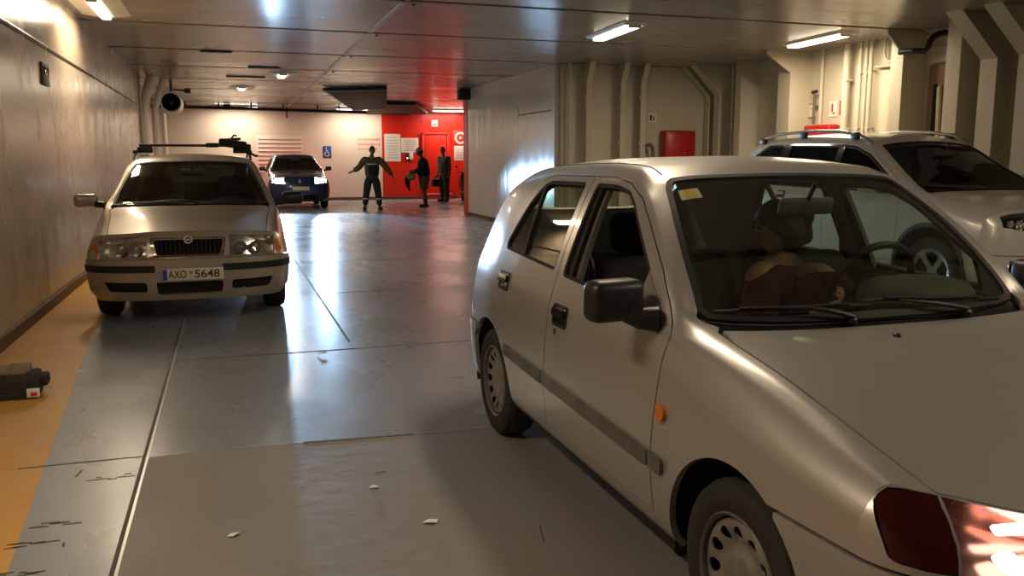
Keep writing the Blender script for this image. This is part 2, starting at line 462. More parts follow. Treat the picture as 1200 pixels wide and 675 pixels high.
def build_car(root, c, S, paint, st=.05, interior=True):
    """body shell, bonnet, doors with glass, windscreen, tailgate, bumpers and lamps of one car"""
    su = st * 4.5; step = (st, su); fs = (5., st * 1.2)
    zb, zf, zr, ra, wb = S['zb'], S['zbump_f'], S['zbump_r'], S['arch'], S['wb']; wr = S['wr']
    xsf, xsr = c.ends[1][0], c.ends[-1][0]
    tT = S.get('tT', 5.)
    cz = S.get('arch_z', wr)
    def arcp(cx, z0, z1, r=ra, n=22):
        a0 = math.asin(max(-.99, min(.99, (z0 - cz) / r))); a1 = math.pi - math.asin(max(-.99, min(.99, (z1 - cz) / r)))
        return [(cx + r * math.cos(a0 + (a1 - a0) * i / n), cz + r * math.sin(a0 + (a1 - a0) * i / n)) for i in range(n + 1)]
    ws = S['ws']; wpoly = full(c, ws)
    # where the bonnet's side cut meets the nose
    y0 = S['hood_cut'][0]; lo, hi = 3.4, 7.9
    for _ in range(30):
        k = (lo + hi) / 2
        if c.yz(c.edge(1, k), k)[0] > y0[1]: lo = k
        else: hi = k
    tH = lo; hcut = resample([(c.edge(1, tH), y0[1])] + S['hood_cut'][1:] + [S['hood_cut'][-1]], (.06, .06))[1:-1]
    nn = len(S['hood_cut']); hc = [(c.edge(1, tH), y0[1])] + S['hood_cut'][1:]
    hcut = []
    for i in range(len(hc) - 1):
        a, b = hc[i], hc[i + 1]; k = max(1, int(abs(b[0] - a[0]) / .06))
        hcut += [(a[0] + (b[0] - a[0]) * j / k, a[1] + (b[1] - a[1]) * j / k) for j in range(1 if i == 0 else 0, k)]
    hcut.append(hc[-1])
    # ---------- body: one surface with the openings cut out
    half = {}
    for sg in (-1, 1):
        tr = 8 - abs(c.uz(xsr, zr, 1)); tf = 8 - abs(c.uz(xsf, zf, 1)); xf_, xr_ = c.edge(1, tf), c.edge(-1, tr)
        bottom = [(xf_, zf)] + arcp(0, zf, zb) + arcp(-wb, zb, zr) + [(xr_, zr)]
        b = [(x, c.uz(x, z, sg)) for i, (x, z) in enumerate(bottom)]
        b2 = []
        for i, (x, z) in enumerate(bottom[:-1]):
            x2, z2 = bottom[i + 1]; k = max(1, int(abs(x2 - x) / .06))
            b2 += [(x + (x2 - x) * j / k, z + (z2 - z) * j / k) for j in range(k)]
        b2.append(bottom[-1]); b = [(x, c.uz(x, z, sg)) for x, z in b2]
        tr = 8 - abs(c.uz(xsr, zr, 1)); tf = 8 - abs(c.uz(xsf, zf, 1))
        rear = [(x, sg * (8 - t)) for x, t in c.edgepts(-1, tr, tT, 14)[1:]]
        k = 14; xe = rear[-1][0]; xr0 = S['roof_rear']
        cut = [(xe + (xr0 - xe) * i / k, sg * (8 - tT)) for i in range(1, k + 1)]
        front = [(x, sg * (8 - t)) for x, t in c.edgepts(1, tf, tH, 18)[1:]]
        fcut = [(x, c.uy(x, sg * y)) for x, y in hcut]
        i0 = max(range(len(ws)), key=lambda i: ws[i][1])
        glass = [(x, c.uy(x, y)) for x, y in resample([(x, sg * y) for x, y in ws[i0:]] + [(ws[-1][0], sg * .001)], (.05, .05))][:-1]
        glass = [g for g in glass if g[1] * sg >= 0]
        half[sg] = (b, rear + cut, front + fcut + glass)
        half[sg] = (b, rear + cut, front + fcut + [(x, c.uy(x, sg * y)) for x, y in ws[i0:]])
    r, l = half[-1], half[1]
    outline = r[0] + r[1] + l[1][::-1] + l[0][::-1] + l[2] + r[2][::-1]
    holes = []
    for sg in (-1, 1):
        for d in S['doors']: holes.append(c.side(d['poly'], sg))
        for q in S.get('side_windows', []): holes.append(c.side(q, sg))
    m = MB(); m.panel([outline] + holes, c.mp, step, paint, 0, .022)
    # fascias that belong to the body
    for e, zc, cuts in ((1, zf, S['front_holes']), (-1, zr, S['rear_holes'])):
        o = clip(c.cap_outline(e, zc - .1), above(zc))
        m.panel([o] + [c.face(e, h) for h in cuts], c.mpe(e), fs, paint, 0, .02)
    # wheel housings and floor close the body from below
    for x in (0, -wb):
        for sg in (-1, 1):
            pts = arcp(x, zb - .02, zb - .02, ra + .012, 20)
            y1 = sg * (S['w'] - .045); y0 = sg * (S['w'] - .40)
            vs = [(a, y1, b_) for a, b_ in pts] + [(a, y0, b_) for a, b_ in pts]; n = len(pts)
            m.add(vs, [(i, i + 1, n + i + 1, n + i) for i in range(n - 1)] + [tuple(range(n, 2 * n))], 'under')
    fl = zb + .03
    m.box(((xsf + xsr) / 2, 0, fl), (xsf - xsr, 2 * (S['w'] - .42), .04), 'under')
    m.box(((-ra - wb + ra) / 2, 0, fl), (wb - 2 * ra - .02, 2 * (S['w'] - .05), .04), 'under')
    m.box((-ra - .06, 0, .5), (.03, 2 * (S['w'] - .08), .66), 'under')
    m.box((xsr + .06, 0, .5), (.03, 2 * (S['w'] - .12), .55), 'under')
    body = m.build('body', root)
    # ---------- bonnet
    hx = S['hood_rear']          # (x, y) from centre to side
    hs = [(x, y - .006) for x, y in hcut if x > hx[-1][0] + .02]
    lead = [(x - .007, t) for x, t in c.edgepts(1, tH + .05, 8, 16)]
    rg = [(x, -(8 - t)) for x, t in lead]; lf = [(x, (8 - t)) for x, t in lead[::-1][1:]]
    back = [(x, c.uy(x, y)) for x, y in [(x, y) for x, y in hx[::-1]] + [(x, -y) for x, y in hx[1:]]]
    hood = MB(); hood.panel([rg + lf + [(x, c.uy(x, y)) for x, y in hs] + [(x, u) for x, u in back] + [(x, c.uy(x, -y)) for x, y in hs[::-1]]], c.mp, step, S.get('hood_paint', paint), .001, .012)
    ho = hood.build('bonnet', root)
    # cowl strip between bonnet and glass
    i0 = max(range(len(ws)), key=lambda i: ws[i][1])
    cw = MB(); base = ws[:i0 + 1]
    ol = [(x + .01, y) for x, y in hx[::-1]] + [(x + .01, -y) for x, y in hx[1:]] + [(x - .006, -y) for x, y in base[::-1]] + [(x - .006, y) for x, y in base[1:]]
    cw.panel([c.top(ol)], c.mp, step, 'black', -.022, .01); cw.build('cowl_panel', root)
    # ---------- windscreen
    g = MB(); g.panel([c.top(wpoly)], c.mp, (st * 1.3, su * 1.3), S.get('ws_glass', 'glass'), -.006, .004); g.build('windscreen', root)
    g = MB(); g.panel([c.top(wpoly), c.top(inset(wpoly, S.get('seal', .022)))], c.mp, step, 'rubber', .001, .012); g.build('windscreen_seal', root)
    # ---------- doors
    for sg in (-1, 1):
        for d in S['doors']:
            dp = inset(d['poly'], .0035)
            m = MB(); m.panel([c.side(dp, sg)] + [c.side(q['poly'], sg) for q in d['windows']] , c.mp, step, d.get('paint', paint), .001, .026)
            do = m.build(d['name'], root)
            card = clip(inset(d['poly'], .03), below(d['belt']))
            m = MB(); m.panel([c.side(card, sg)], c.mp, (st * 2, su * 2), 'cloth_dark', -.05, .02); m.build('door_card', do)
            for q in d['windows']:
                m = MB(); m.panel([c.side(q['poly'], sg), c.side(inset(q['poly'], q.get('seal', .014)), sg)], c.mp, step, q.get('seal_mat', 'rubber'), -.003, .026); m.build('window_seal', do)
                if not (q.get('open') and sg in q['open']):
                    m = MB(); m.panel([c.side(inset(q['poly'], .005), sg)], c.mp, (st * 1.5, su * 1.5), q.get('glass', 'glass_side'), -.012, .004); m.build('window_glass', do)
            if 'handle' in d:
                hx_, hz = d['handle']
                p, n = c.mp(hx_, c.uz(hx_, hz, sg)); rot = Matrix.Rotation(math.atan2(-n.x, n.y * sg) if sg > 0 else math.atan2(n.x, -n.y), 3, 'Z')
                m = MB()
                hp = rounded([(hx_ - .075, hz - .045), (hx_ + .075, hz - .045), (hx_ + .075, hz + .045), (hx_ - .075, hz + .045)], .02)
                m.panel([c.side(hp, sg, .03), c.side(inset(hp, .010), sg, .03)], c.mp, (.03, .08), d.get('handle_mat', 'black'), .006, .012)
                m.panel([c.side(inset(hp, .009), sg, .03)], c.mp, (.03, .08), 'dark_cavity', -.0, .004) if False else m.panel([c.side(inset(hp, .009), sg, .03)], c.mp, (.03, .08), 'gloss_black', .003, .003)
                gp = rounded([(hx_ - .062, hz - .004), (hx_ + .062, hz - .004), (hx_ + .062, hz + .028), (hx_ - .062, hz + .028)], .012)
                m.panel([c.side(gp, sg, .03)], c.mp, (.03, .08), d.get('grip_mat', 'trim_grey'), .018, .014)
                m.build('door_handle', do)
            if 'moulding' in d:
                x0, x1, z0, z1, hgt = d['moulding']
                mp_ = rounded([(x0, z0 - hgt), (x1, z1 - hgt), (x1, z1), (x0, z0)], .012)
                m = MB(); m.panel([c.side(mp_, sg)], c.mp, step, 'trim_grey', .014, .016); m.build('side_moulding', do)
            d.setdefault('obj', {})[sg] = do
    for sg in (-1, 1):
        for q in S.get('side_windows', []):
            m = MB(); m.panel([c.side(inset(q, .003), sg)], c.mp, (st * 1.5, su * 1.5), S.get('side_glass', 'glass_side'), -.008, .004); m.build('quarter_glass', root)
    # ---------- tailgate with glass
    e = [(x + .007, t) for x, t in c.edgepts(-1, tT + .05, 8, 12)]
    rp = S['roof_rear'] - .004
    pts = [(x, -(8 - t)) for x, t in e] + [(x, 8 - t) for x, t in e[::-1][1:]] + [(rp, 8 - tT - .05), (rp, 0.), (rp, -(8 - tT - .05))]
    rw = S['rear_window']; rwp = c.top(full(c, rw))
    m = MB(); m.panel([pts, rwp], c.mp, step, paint, .001, .02); tg = m.build('tailgate', root)
    m = MB(); m.panel([rwp], c.mp, (st * 1.4, su * 1.4), S.get('side_glass', 'glass_side'), -.006, .004); m.build('rear_glass', tg)
    # ---------- bumpers
    for e_, zc, nm in ((1, zf, 'front_bumper'), (-1, zr, 'rear_bumper')):
        m = MB(); zlo = S['bump_lo']
        o = [(90, zlo), (90, zc - .006), (-90, zc - .006), (-90, zlo)]
        oo = []
        for i in range(4):
            a, b_ = o[i], o[(i + 1) % 4]; k = max(1, int(abs(a[0] - b_[0]) / 5))
            oo += [(a[0] + (b_[0] - a[0]) * j / k, a[1] + (b_[1] - a[1]) * j / k) for j in range(k)]
        hol = [c.face(e_, h) for h in S['bumper_holes']] if e_ > 0 else []
        m.panel([oo] + hol, c.mpe(e_), fs, S.get('bumper_paint', paint), .008, .02)
        xs = c.ends[e_][0]
        for sg in (-1, 1):
            ap = arcp(0 if e_ > 0 else -wb, zlo, zlo, ra + .004)
            ap = [p for p in ap if (p[0] > 0 if e_ > 0 else p[0] < -wb) and p[1] < zc - .006]
            if e_ < 0: ap = ap[::-1]
            pg = [(xs, zlo)] + [(ap[0][0], zlo)] + ap + [(ap[-1][0], zc - .006), (xs, zc - .006)]
            m.panel([c.side(pg, sg)], c.mp, step, S.get('bumper_paint', paint), .008, .02)
        S[nm] = m.build(nm, root)
    # ---------- wheels
    tw = S['tyre_w']
    for x in (0, -wb):
        for sg in (-1, 1):
            wheel(root, x, sg * (S['w'] - S.get('wheel_in', .035) - tw / 2), wr, tw, S['rim'], sg, S['wheel'], 36 if st < .04 else 24)
    # ---------- inside
    if interior:
        zs = S.get('seat_z', .32)
        def seat(name, x, y, wd, hr=True, back_h=.60, tilt=14):
            q = MB(); rt = Matrix.Rotation(R(-tilt), 3, 'Y')
            q.box((x + .24, y, zs + .10), (.50, wd, .17), 'cloth_dark', Matrix.Rotation(R(-6), 3, 'Y'), .06, 3)
            o = q.build(name, root)
            q = MB(); q.box((x - .06 - back_h * .5 * math.sin(R(tilt)), y, zs + .14 + back_h / 2), (.15, wd, back_h), 'cloth_dark', rt, .065, 3); q.build('backrest', o)
            if hr:
                a = x - .09 - (back_h + .12) * math.sin(R(tilt)); q = MB()
                for d_ in ([0] if wd < .7 else (-.33, .33)):
                    q.box((a, y + d_, zs + .20 + back_h + .03), (.10, .25, .17), 'cloth_dark', rt, .045, 3)
                    for k in (-.06, .06): q.tube([(a - .0, y + d_ + k, zs + .16 + back_h - .06), (a, y + d_ + k, zs + .2 + back_h)], .006, 'chrome', 6)
                q.build('headrest', o)
            return o
        sx = S['seat_x']
        for sg in (-1, 1): seat('front_seat', sx, sg * S.get('seat_y', .37), .50)
        seat('rear_seat', S['rear_seat_x'], 0, 1.22, S.get('rear_hr', False), .52, 20)
        q = MB()
        prof = S['dash']
        n = 12; hw = S['w'] - .14
        vs = []; fs_ = []; k = len(prof)
        for i in range(n + 1):
            y = -hw + 2 * hw * i / n; bow = (1 - (y / hw) ** 2) * .05
            vs += [(x + (bow if j < 3 else 0), y, z) for j, (x, z) in enumerate(prof)]
        for i in range(n):
            for j in range(k - 1): fs_.append((i * k + j, (i + 1) * k + j, (i + 1) * k + j + 1, i * k + j + 1))
        q.add(vs, fs_, 'dash')
        bx, bz = S['binnacle']
        q.ell((bx, S.get('seat_y', .37), bz - .03), (.16, .21, .085), 'dash', 20, None, .7)
        q.build('dashboard', root)
        q = MB(); cx, cy_, cz_ = S['steer']; rt = Matrix.Rotation(R(-62), 4, 'Y')
        ring = [Matrix.Translation((cx, cy_, cz_)) @ Matrix.Rotation(R(25), 4, 'Y') @ Vector((0, .185 * math.cos(a), .185 * math.sin(a))) for a in [2 * math.pi * i / 32 for i in range(33)]]
        q.tube(ring, .015, 'black', 8, False)
        T = Matrix.Translation((cx, cy_, cz_)) @ Matrix.Rotation(R(25), 4, 'Y')
        for a in (200, -20, 270):
            q.tube([T @ Vector((.02, 0, 0)), T @ Vector((0, .18 * math.cos(R(a)), .18 * math.sin(R(a))))], .016, 'black', 8)
        q.ell(T @ Vector((.02, 0, -.01)), (.035, .075, .07), 'black', 14, Matrix.Rotation(R(25), 3, 'Y'), .6)
        q.tube([T @ Vector((.02, 0, 0)), (cx + .30, cy_, cz_ - .14)], .035, 'black', 10)
        q.build('steering_wheel', root)
        q = MB(); mx, mz = S['mirror']; q.box((mx, 0, mz), (.03, .235, .066), 'dash', Matrix.Rotation(R(14), 3, 'Y'), .022, 3)
        q.tube([(mx + .01, 0, mz + .02), (mx + .05, 0, mz + .085)], .009, 'black', 8); q.build('rear_view_mirror', root)
        # headlining under the roof
        q = MB(); x0, x1 = S['lining']; q.panel([[(x0, -2.2), (x1, -2.2), (x1, 2.2), (x0, 2.2)]], c.mp, (.15, .5), 'lining', -.035, .01); q.build('headlining', root)
    return body

def lamp(c, root, e, poly, name, bulbs, depth=.09, lit=None, extra=None, lens='lens', fs=(4., .04)):
    """headlamp in an opening of the end cap: dark bowl, round reflectors with bulbs, clear lens"""
    pl = c.face(e, poly, .04)
    b = MB(); rm = {'bright': 'reflector', 'warm': 'reflector_warm'}.get(extra, 'gloss_black')
    b.panel([c.face(e, inset(poly, -.004), .04)], c.mpe(e), fs, rm, -depth, .01)
    # side walls of the bowl
    f = c.mpe(e); pr = resample(pl, (4., .04)); n = len(pr); vs = []
    for a, z in pr: p, nn = f(a, z); vs.append(p - nn * .004)
    for a, z in pr: p, nn = f(a, z); vs.append(p - nn * (depth + .002))
    b.add(vs, [(i, (i + 1) % n, n + (i + 1) % n, n + i) for i in range(n)], rm if extra else 'steel')
    o = b.build(name, root)
    for y, z, r in bulbs:
        p, nn = f(c.th(e, y, z), z); p = p - nn * depth
        q = Vector((1, 0, 0)) * e
        rot = Vector((0, 1, 0)).rotation_difference((nn + q * 2).normalized()).to_matrix().to_4x4()
        d = depth * .8
        m = MB(); m.lathe([(r * .18, .004), (r * .5, d * .22), (r * .8, d * .55), (r, d)], 'reflector', 20, Matrix.Translation(p) @ rot)
        m.lathe([(0, .0), (r * .22, .0), (r * .22, d * .5), (0, d * .6)], lit or 'alloy', 12, Matrix.Translation(p) @ rot); m.build('reflector_bowl', o)
    m = MB(); m.panel([c.face(e, inset(poly, .002), .04)], c.mpe(e), fs, lens, -.001, .004); m.build('lamp_lens', o)
    return o

def plate_on(c, e, root, y, z, w, h, text=None, name='number_plate', off=.014):
    p, n = c.mpe(e)(c.th(e, y, z), z)
    m = MB(); x = p.x + e * off
    m.box((x, y, z), (.012, w, h), 'plate', None, .004)
    o = m.build(name, root)
    m = MB(); m.box((x, y - e * (w / 2 - .022), z), (.0135, .036, h - .012), 'eu_blue'); m.build('plate_band', o)
    if text:
        letters(text, o, (x + e * .0075, y + .018, z), h * .62, 'ink', R(90) if e > 0 else R(-90), 'plate_characters', w - .085)
    return o

def letters(text, parent, loc, size, m, rz, name='lettering', width=None, ext=.0006, rx=R(90), bold=0., spacing=1.):
    cu = bpy.data.curves.new(name, 'FONT'); cu.body = text; cu.size = size * 1.4; cu.align_x = 'CENTER'; cu.align_y = 'CENTER'; cu.extrude = ext; cu.offset = bold
    cu.space_character = spacing
    tmp = bpy.data.objects.new(name, cu); col.objects.link(tmp)
    dg = bpy.context.evaluated_depsgraph_get(); me = bpy.data.meshes.new_from_object(tmp.evaluated_get(dg))
    bpy.data.objects.remove(tmp); bpy.data.curves.remove(cu)
    if width and me.vertices:
        xs = [v.co.x for v in me.vertices]; k = width / (max(xs) - min(xs)); cx = (max(xs) + min(xs)) / 2
        for v in me.vertices: v.co.x = (v.co.x - cx) * k
    me.materials.clear(); me.materials.append(M[m] if isinstance(m, str) else m)
    o = bpy.data.objects.new(name, me); col.objects.link(o); o.location = loc; o.rotation_euler = (rx, 0, rz)
    if parent: o.parent = parent
    return o
def ztop(c, e, k=40):
    """height of the end cap's upper edge as a function of |y|"""
    pts = {}
    for x, t in c.edgepts(e, 3., 8, k):
        y, z = c.yz(x, t); pts[round(y, 4)] = z
    return Curve(list(pts.items()))

def topped(c, e, ys, zlow, gap):
    """polygon between a lower line zlow(y) and the cap's edge minus gap"""
    zt = ztop(c, e)
    return [(y, zt(abs(y)) - gap) for y in ys] + [(y, zlow(abs(y))) for y in ys[::-1]]

# ------------------------------------------------------------------ silver five-door hatchback
X0, YA = 2.05, 1.905
hatch = thing('hatchback_car', 'dusty silver five-door hatchback with its front side window down and a driver at the wheel', 'car', (X0, YA, 0), R(-90))
LN = [
    [(-3.0, .70, .20), (-2.2, .725, .195), (.3, .725, .195), (.8, .69, .20)],
    [(-3.0, .74, .29), (-2.2, .79, .29), (-.3, .79, .29), (.3, .79, .30), (.8, .75, .30)],
    [(-3.0, .76, .56), (-2.6, .79, .55), (-2.2, .813, .55), (-.4, .815, .54), (.1, .81, .53), (.3, .80, .52), (.8, .76, .50)],
    [(-3.0, .73, .80), (-2.6, .765, .80), (-2.2, .795, .80), (-1.4, .802, .79), (-.4, .800, .77), (0, .795, .715), (.3, .785, .67), (.5, .775, .645), (.8, .74, .60)],
    [(-3.0, .65, .96), (-2.6, .70, .985), (-2.2, .748, .985), (-1.4, .765, .953), (-.6, .765, .928), (-.4, .752, .90), (-.2, .73, .864), (0, .712, .826), (.2, .702, .783), (.48, .70, .728), (.8, .68, .67)],
    [(-3.0, .57, .99), (-2.8, .575, 1.13), (-2.55, .575, 1.27), (-2.25, .572, 1.345), (-1.9, .576, 1.368), (-1.4, .577, 1.372), (-1.1, .585, 1.358), (-.9, .612, 1.304), (-.8, .635, 1.238), (-.7, .657, 1.165), (-.6, .678, 1.088), (-.5, .697, 1.003), (-.43, .705, .938), (-.35, .668, .910), (-.2, .652, .882), (0, .646, .845), (.2, .643, .799), (.49, .636, .729), (.8, .62, .66)],
    [(-3.0, .52, 1.0), (-2.8, .52, 1.15), (-2.55, .515, 1.30), (-2.2, .512, 1.385), (-1.8, .51, 1.405), (-1.4, .51, 1.412), (-1.1, .515, 1.400), (-.96, .522, 1.360), (-.9, .540, 1.322), (-.7, .602, 1.180), (-.5, .645, 1.000), (-.44, .655, .935), (-.36, .50, .903), (-.2, .47, .884), (0, .46, .850), (.3, .45, .778), (.55, .44, .705), (.8, .43, .635)],
    [(-3.0, .27, 1.005), (-2.8, .27, 1.16), (-2.55, .265, 1.32), (-2.2, .26, 1.41), (-1.8, .26, 1.435), (-1.3, .26, 1.438), (-1.08, .265, 1.418), (-.95, .27, 1.375), (-.7, .30, 1.205), (-.5, .32, 1.025), (-.42, .32, .93), (-.36, .29, .898), (0, .25, .850), (.3, .24, .778), (.55, .235, .702), (.8, .23, .63)],
    [(-3.0, 0, 1.005), (-2.8, 0, 1.165), (-2.55, 0, 1.325), (-2.2, 0, 1.418), (-1.8, 0, 1.443), (-1.3, 0, 1.446), (-1.08, 0, 1.424), (-.94, 0, 1.378), (-.7, 0, 1.215), (-.5, 0, 1.04), (-.40, 0, .928), (-.36, 0, .897), (0, 0, .851), (.3, 0, .780), (.55, 0, .704), (.8, 0, .632)],
]
hc_ = Car(LN, (.38, 2.8, [(.15, .68), (.25, .75), (.42, .775), (.56, .77), (.60, .745), (.66, .68), (.72, .60), (.80, .50)]), (-2.55, 2.8, [(.15, -2.86), (.3, -2.93), (.52, -2.95), (.70, -2.925), (1.0, -2.86)]))
b_ = -1.0
front_door = dict(name='front_door', belt=.93, poly=[(-.412, .885), (-.415, .74), (-.44, .46), (-.44, .305), (-1.42, .305), (-1.42, .46), (-1.385, .955), (-1.405, 1.362), (-1.2, 1.362), (-1.055, 1.343), (-.9, 1.292), (-.8, 1.224), (-.6, 1.072), (-.5, .982), (-.445, .925)],
    windows=[dict(poly=rounded([(-1.338, .955), (-1.354, 1.335), (-1.15, 1.332), (-1.02, 1.313), (-.93, 1.270), (-.86, 1.218), (-.66, 1.064), (-.66, .932)], [.03, .03, .02, .02, .02, .02, .01, .01], 3), seal=.014, open=(-1,))],
    handle=(-1.265, .803), moulding=(-.445, -1.415, .513, .535, .052), handle_mat='black', grip_mat='gloss_black')
rear_door = dict(name='rear_door', belt=.95, poly=[(-1.426, .305), (-1.80, .305), (-1.90, .42), (-1.97, .58), (-2.08, .70), (-2.19, .80), (-2.235, .95), (-2.20, 1.06), (-2.09, 1.275), (-1.985, 1.340), (-1.87, 1.359), (-1.411, 1.362), (-1.391, .955), (-1.426, .46)],
    windows=[dict(poly=rounded([(-1.435, .966), (-1.462, 1.335), (-1.88, 1.332), (-1.965, 1.30), (-2.05, 1.215), (-2.15, 1.03), (-2.135, .992)], .025, 3))],
    handle=(-2.035, .845), moulding=(-1.43, -1.955, .535, .550, .052), handle_mat='black', grip_mat='gloss_black')
ws_ = [(-.378, 0), (-.382, .2), (-.395, .4), (-.414, .55), (-.432, .625), (-.46, .648), (-.6, .622), (-.7, .597), (-.8, .567), (-.9, .535), (-.935, .515), (-.952, .49), (-.955, .40), (-.945, .2), (-.94, 0)]
zt_ = ztop(hc_, 1)
lampL = lambda sg: [(sg * y, z) for y, z in topped(hc_, 1, [.27, .36, .45, .52, .58, .632], lambda y: .592 if y > .4 else .605, .002)[:6] + [(.652, .64), (.670, .589), (.5, .590), (.36, .597), (.27, .605)]]
cornL = lambda sg: [(sg * y, z) for y, z in topped(hc_, 1, [.637, .66, .69, .715, .735, .748], lambda y: .592, .002)[:6] + [(.757, .68), (.763, .64), (.763, .60), (.757, .592), (.72, .589), (.675, .589), (.657, .64)]]
S1 = dict(zb=.225, zbump_f=.575, zbump_r=.56, bump_lo=.21, arch=.335, arch_z=.285, wb=2.27, wr=.28, w=.815, tyre_w=.165, rim=.182, wheel='cap', ws=ws_, hood_cut=[(.5, .638), (.3, .643), (0, .647), (-.25, .652), (-.335, .650)],
    hood_rear=[(-.335, 0), (-.336, .3), (-.338, .5), (-.342, .625)], roof_rear=-2.5, rear_window=[(-2.86, 0), (-2.86, .42), (-2.84, .47), (-2.6, .45), (-2.56, .42), (-2.55, 0)],
    doors=[front_door, rear_door], front_holes=[lampL(-1), lampL(1), cornL(-1), cornL(1), rounded([(-.2, .61), (.2, .61), (.19, .66), (-.19, .66)], .02)], rear_holes=[[(s_ * y, z) for y, z in [(.52, .62), (.70, .62), (.70, .86), (.56, .86)]] for s_ in (-1, 1)],
    bumper_holes=[rounded([(-.42, .28), (.42, .28), (.42, .36), (-.42, .36)], .03)],
    seat_x=-1.165, seat_z=.29, seat_y=.38, rear_seat_x=-2.05, dash=[(-.42, .87), (-.60, .895), (-.72, .87), (-.78, .76), (-.74, .50), (-.70, .36)], binnacle=(-.63, .945), steer=(-.86, .37, .935), mirror=(-.80, 1.258), lining=(-2.35, -1.02))
build_car(hatch, hc_, S1, 'silver', .032)
for sg in (-1, 1):
    lamp(hc_, hatch, 1, lampL(sg), 'headlight', [(sg * .42, .64, .05)], .09, 'lamp_on', 'warm')
    b = MB(); b.panel([hc_.face(1, [(sg * y, z) for y, z in rounded([(.33, .606), (.50, .600), (.572, .606), (.578, .640), (.53, .650), (.515, .628), (.47, .632), (.46, .66), (.40, .662), (.33, .655)], .01, 2)], .03)], hc_.mpe(1), (2.5, .02), 'lit_halogen', -.045, .008)
    b.panel([hc_.face(1, [(sg * y, z) for y, z in rounded([(.36, .672), (.50, .668), (.55, .668), (.55, .684), (.36, .69)], .006, 2)], .03)], hc_.mpe(1), (2.5, .02), 'lit_halogen', -.03, .006); b.build('lit_reflector', hatch)
    f = hc_.mpe(1)
    b = MB(); b.panel([hc_.face(1, inset(cornL(sg), .002), .03)], f, (3., .03), 'lens_red', -.001, .02); o = b.build('corner_lamp', hatch); o['label'] = 'dark red corner lens'
    # door mirror on a black arm with grey sail trim
    fd = front_door['obj'][sg]
    b = MB(); b.panel([hc_.side(inset([(-.652, .932), (-.652, 1.054), (-.55, .985), (-.455, .905), (-.48, .905)], .002), sg)], hc_.mp, (.03, .15), 'sail', .006, .02); b.build('mirror_sail', fd)
    b = MB(); b.box((-.555, sg * .897, .985), (.10, .195, .135), 'black', Matrix.Rotation(R(sg * -8), 3, 'Z'), .032, 4)
    b.tube([(-.50, sg * .77, .925), (-.515, sg * .82, .928), (-.54, sg * .855, .945)], .035, 'black', 12, True, [.042, .036, .034])
    mo = b.build('door_mirror', fd)
    b = MB(); b.box((-.609, sg * .897, .985), (.004, .165, .108), 'chrome', Matrix.Rotation(R(sg * -8), 3, 'Z'), .02); b.build('mirror_glass', mo)
    # amber repeater on the wing, moulding end, key lock
    b = MB(); b.panel([hc_.side(rounded(circ(-.372, .655, .027, 12, .026), .004), sg, .02)], hc_.mp, (.02, .05), 'amber', .014, .014); b.build('side_indicator', hatch)
    b = MB(); b.panel([hc_.side(rounded([(-.435, .462), (-.355, .460), (-.352, .500), (-.358, .511), (-.435, .513)], .008), sg, .03)], hc_.mp, (.03, .1), 'trim_grey', .014, .016); b.build('wing_moulding', hatch)
    b = MB(); b.panel([hc_.side(circ(-1.305, .733, .014, 10), sg, .02)], hc_.mp, (.02, .05), 'chrome', .003, .006); b.build('door_lock', fd)
    b = MB(); b.panel([hc_.face(-1, [(sg * y, z) for y, z in [(.522, .622), (.698, .622), (.698, .858), (.562, .858)]], .03)], hc_.mpe(-1), (4., .04), 'tail_red', 0, .03); b.build('tail_lamp', hatch)
b = MB()
f = hc_.mpe(1); b.panel([hc_.face(1, rounded([(-.198, .612), (.198, .612), (.188, .658), (-.188, .658)], .02), .04)], f, (4., .03), 'black', -.03, .01)
for z in (.622, .635, .648): b.panel([hc_.face(1, [(-.19, z - .003), (.19, z - .003), (.19, z + .003), (-.19, z + .003)], .04)], f, (4., .03), 'black', -.006, .02)
b.build('grille', hatch)
plate_on(hc_, 1, hatch, 0, .45, .52, .11)
b = MB(); b.panel([hc_.face(1, rounded([(-.43, .275), (.43, .275), (.43, .365), (-.43, .365)], .03), .05)], f, (5., .04), 'dark_cavity', -.04, .01); b.build('air_intake', hatch)
# wipers
def wiper(root, c, pivot, tip, arm_end, nm='wiper'):
    P_ = lambda x, y, h: c.mp(x, c.uy(x, y))[0] + c.mp(x, c.uy(x, y))[1] * h
    b = MB(); b.ell(P_(pivot[0], pivot[1], .0), (.022, .022, .02), 'black', 10)
    q = lambda a, z, k: (a[0] + (z[0] - a[0]) * k, a[1] + (z[1] - a[1]) * k)
    b.tube([P_(*q(pivot, arm_end, k / 6), .018 + .016 * math.sin(math.pi * k / 6)) for k in range(7)], .007, 'black', 8, True, [.011, .010, .009, .008, .007, .006, .005])
    o = b.build(nm, root); b = MB()
    b.tube([P_(*q(tip[0], tip[1], k / 14), .010) for k in range(15)], .006, 'rubber', 6)
    b.tube([P_(*q(tip[0], tip[1], .15 + .7 * k / 8), .022) for k in range(9)], .004, 'black', 6); b.build('wiper_blade', o)
wiper(hatch, hc_, (-.375, -.12), ((-.447, -.60), (-.412, -.02)), (-.432, -.36))
wiper(hatch, hc_, (-.375, .36), ((-.425, -.05), (-.43, .56)), (-.42, .10))
b = MB()
for y in (-.06,):
    p, n = hc_.mp(-.235, hc_.uy(-.235, y)); b.ell(p + n * .004, (.016, .011, .009), 'black', 10)
b.build('washer_jet', hatch)
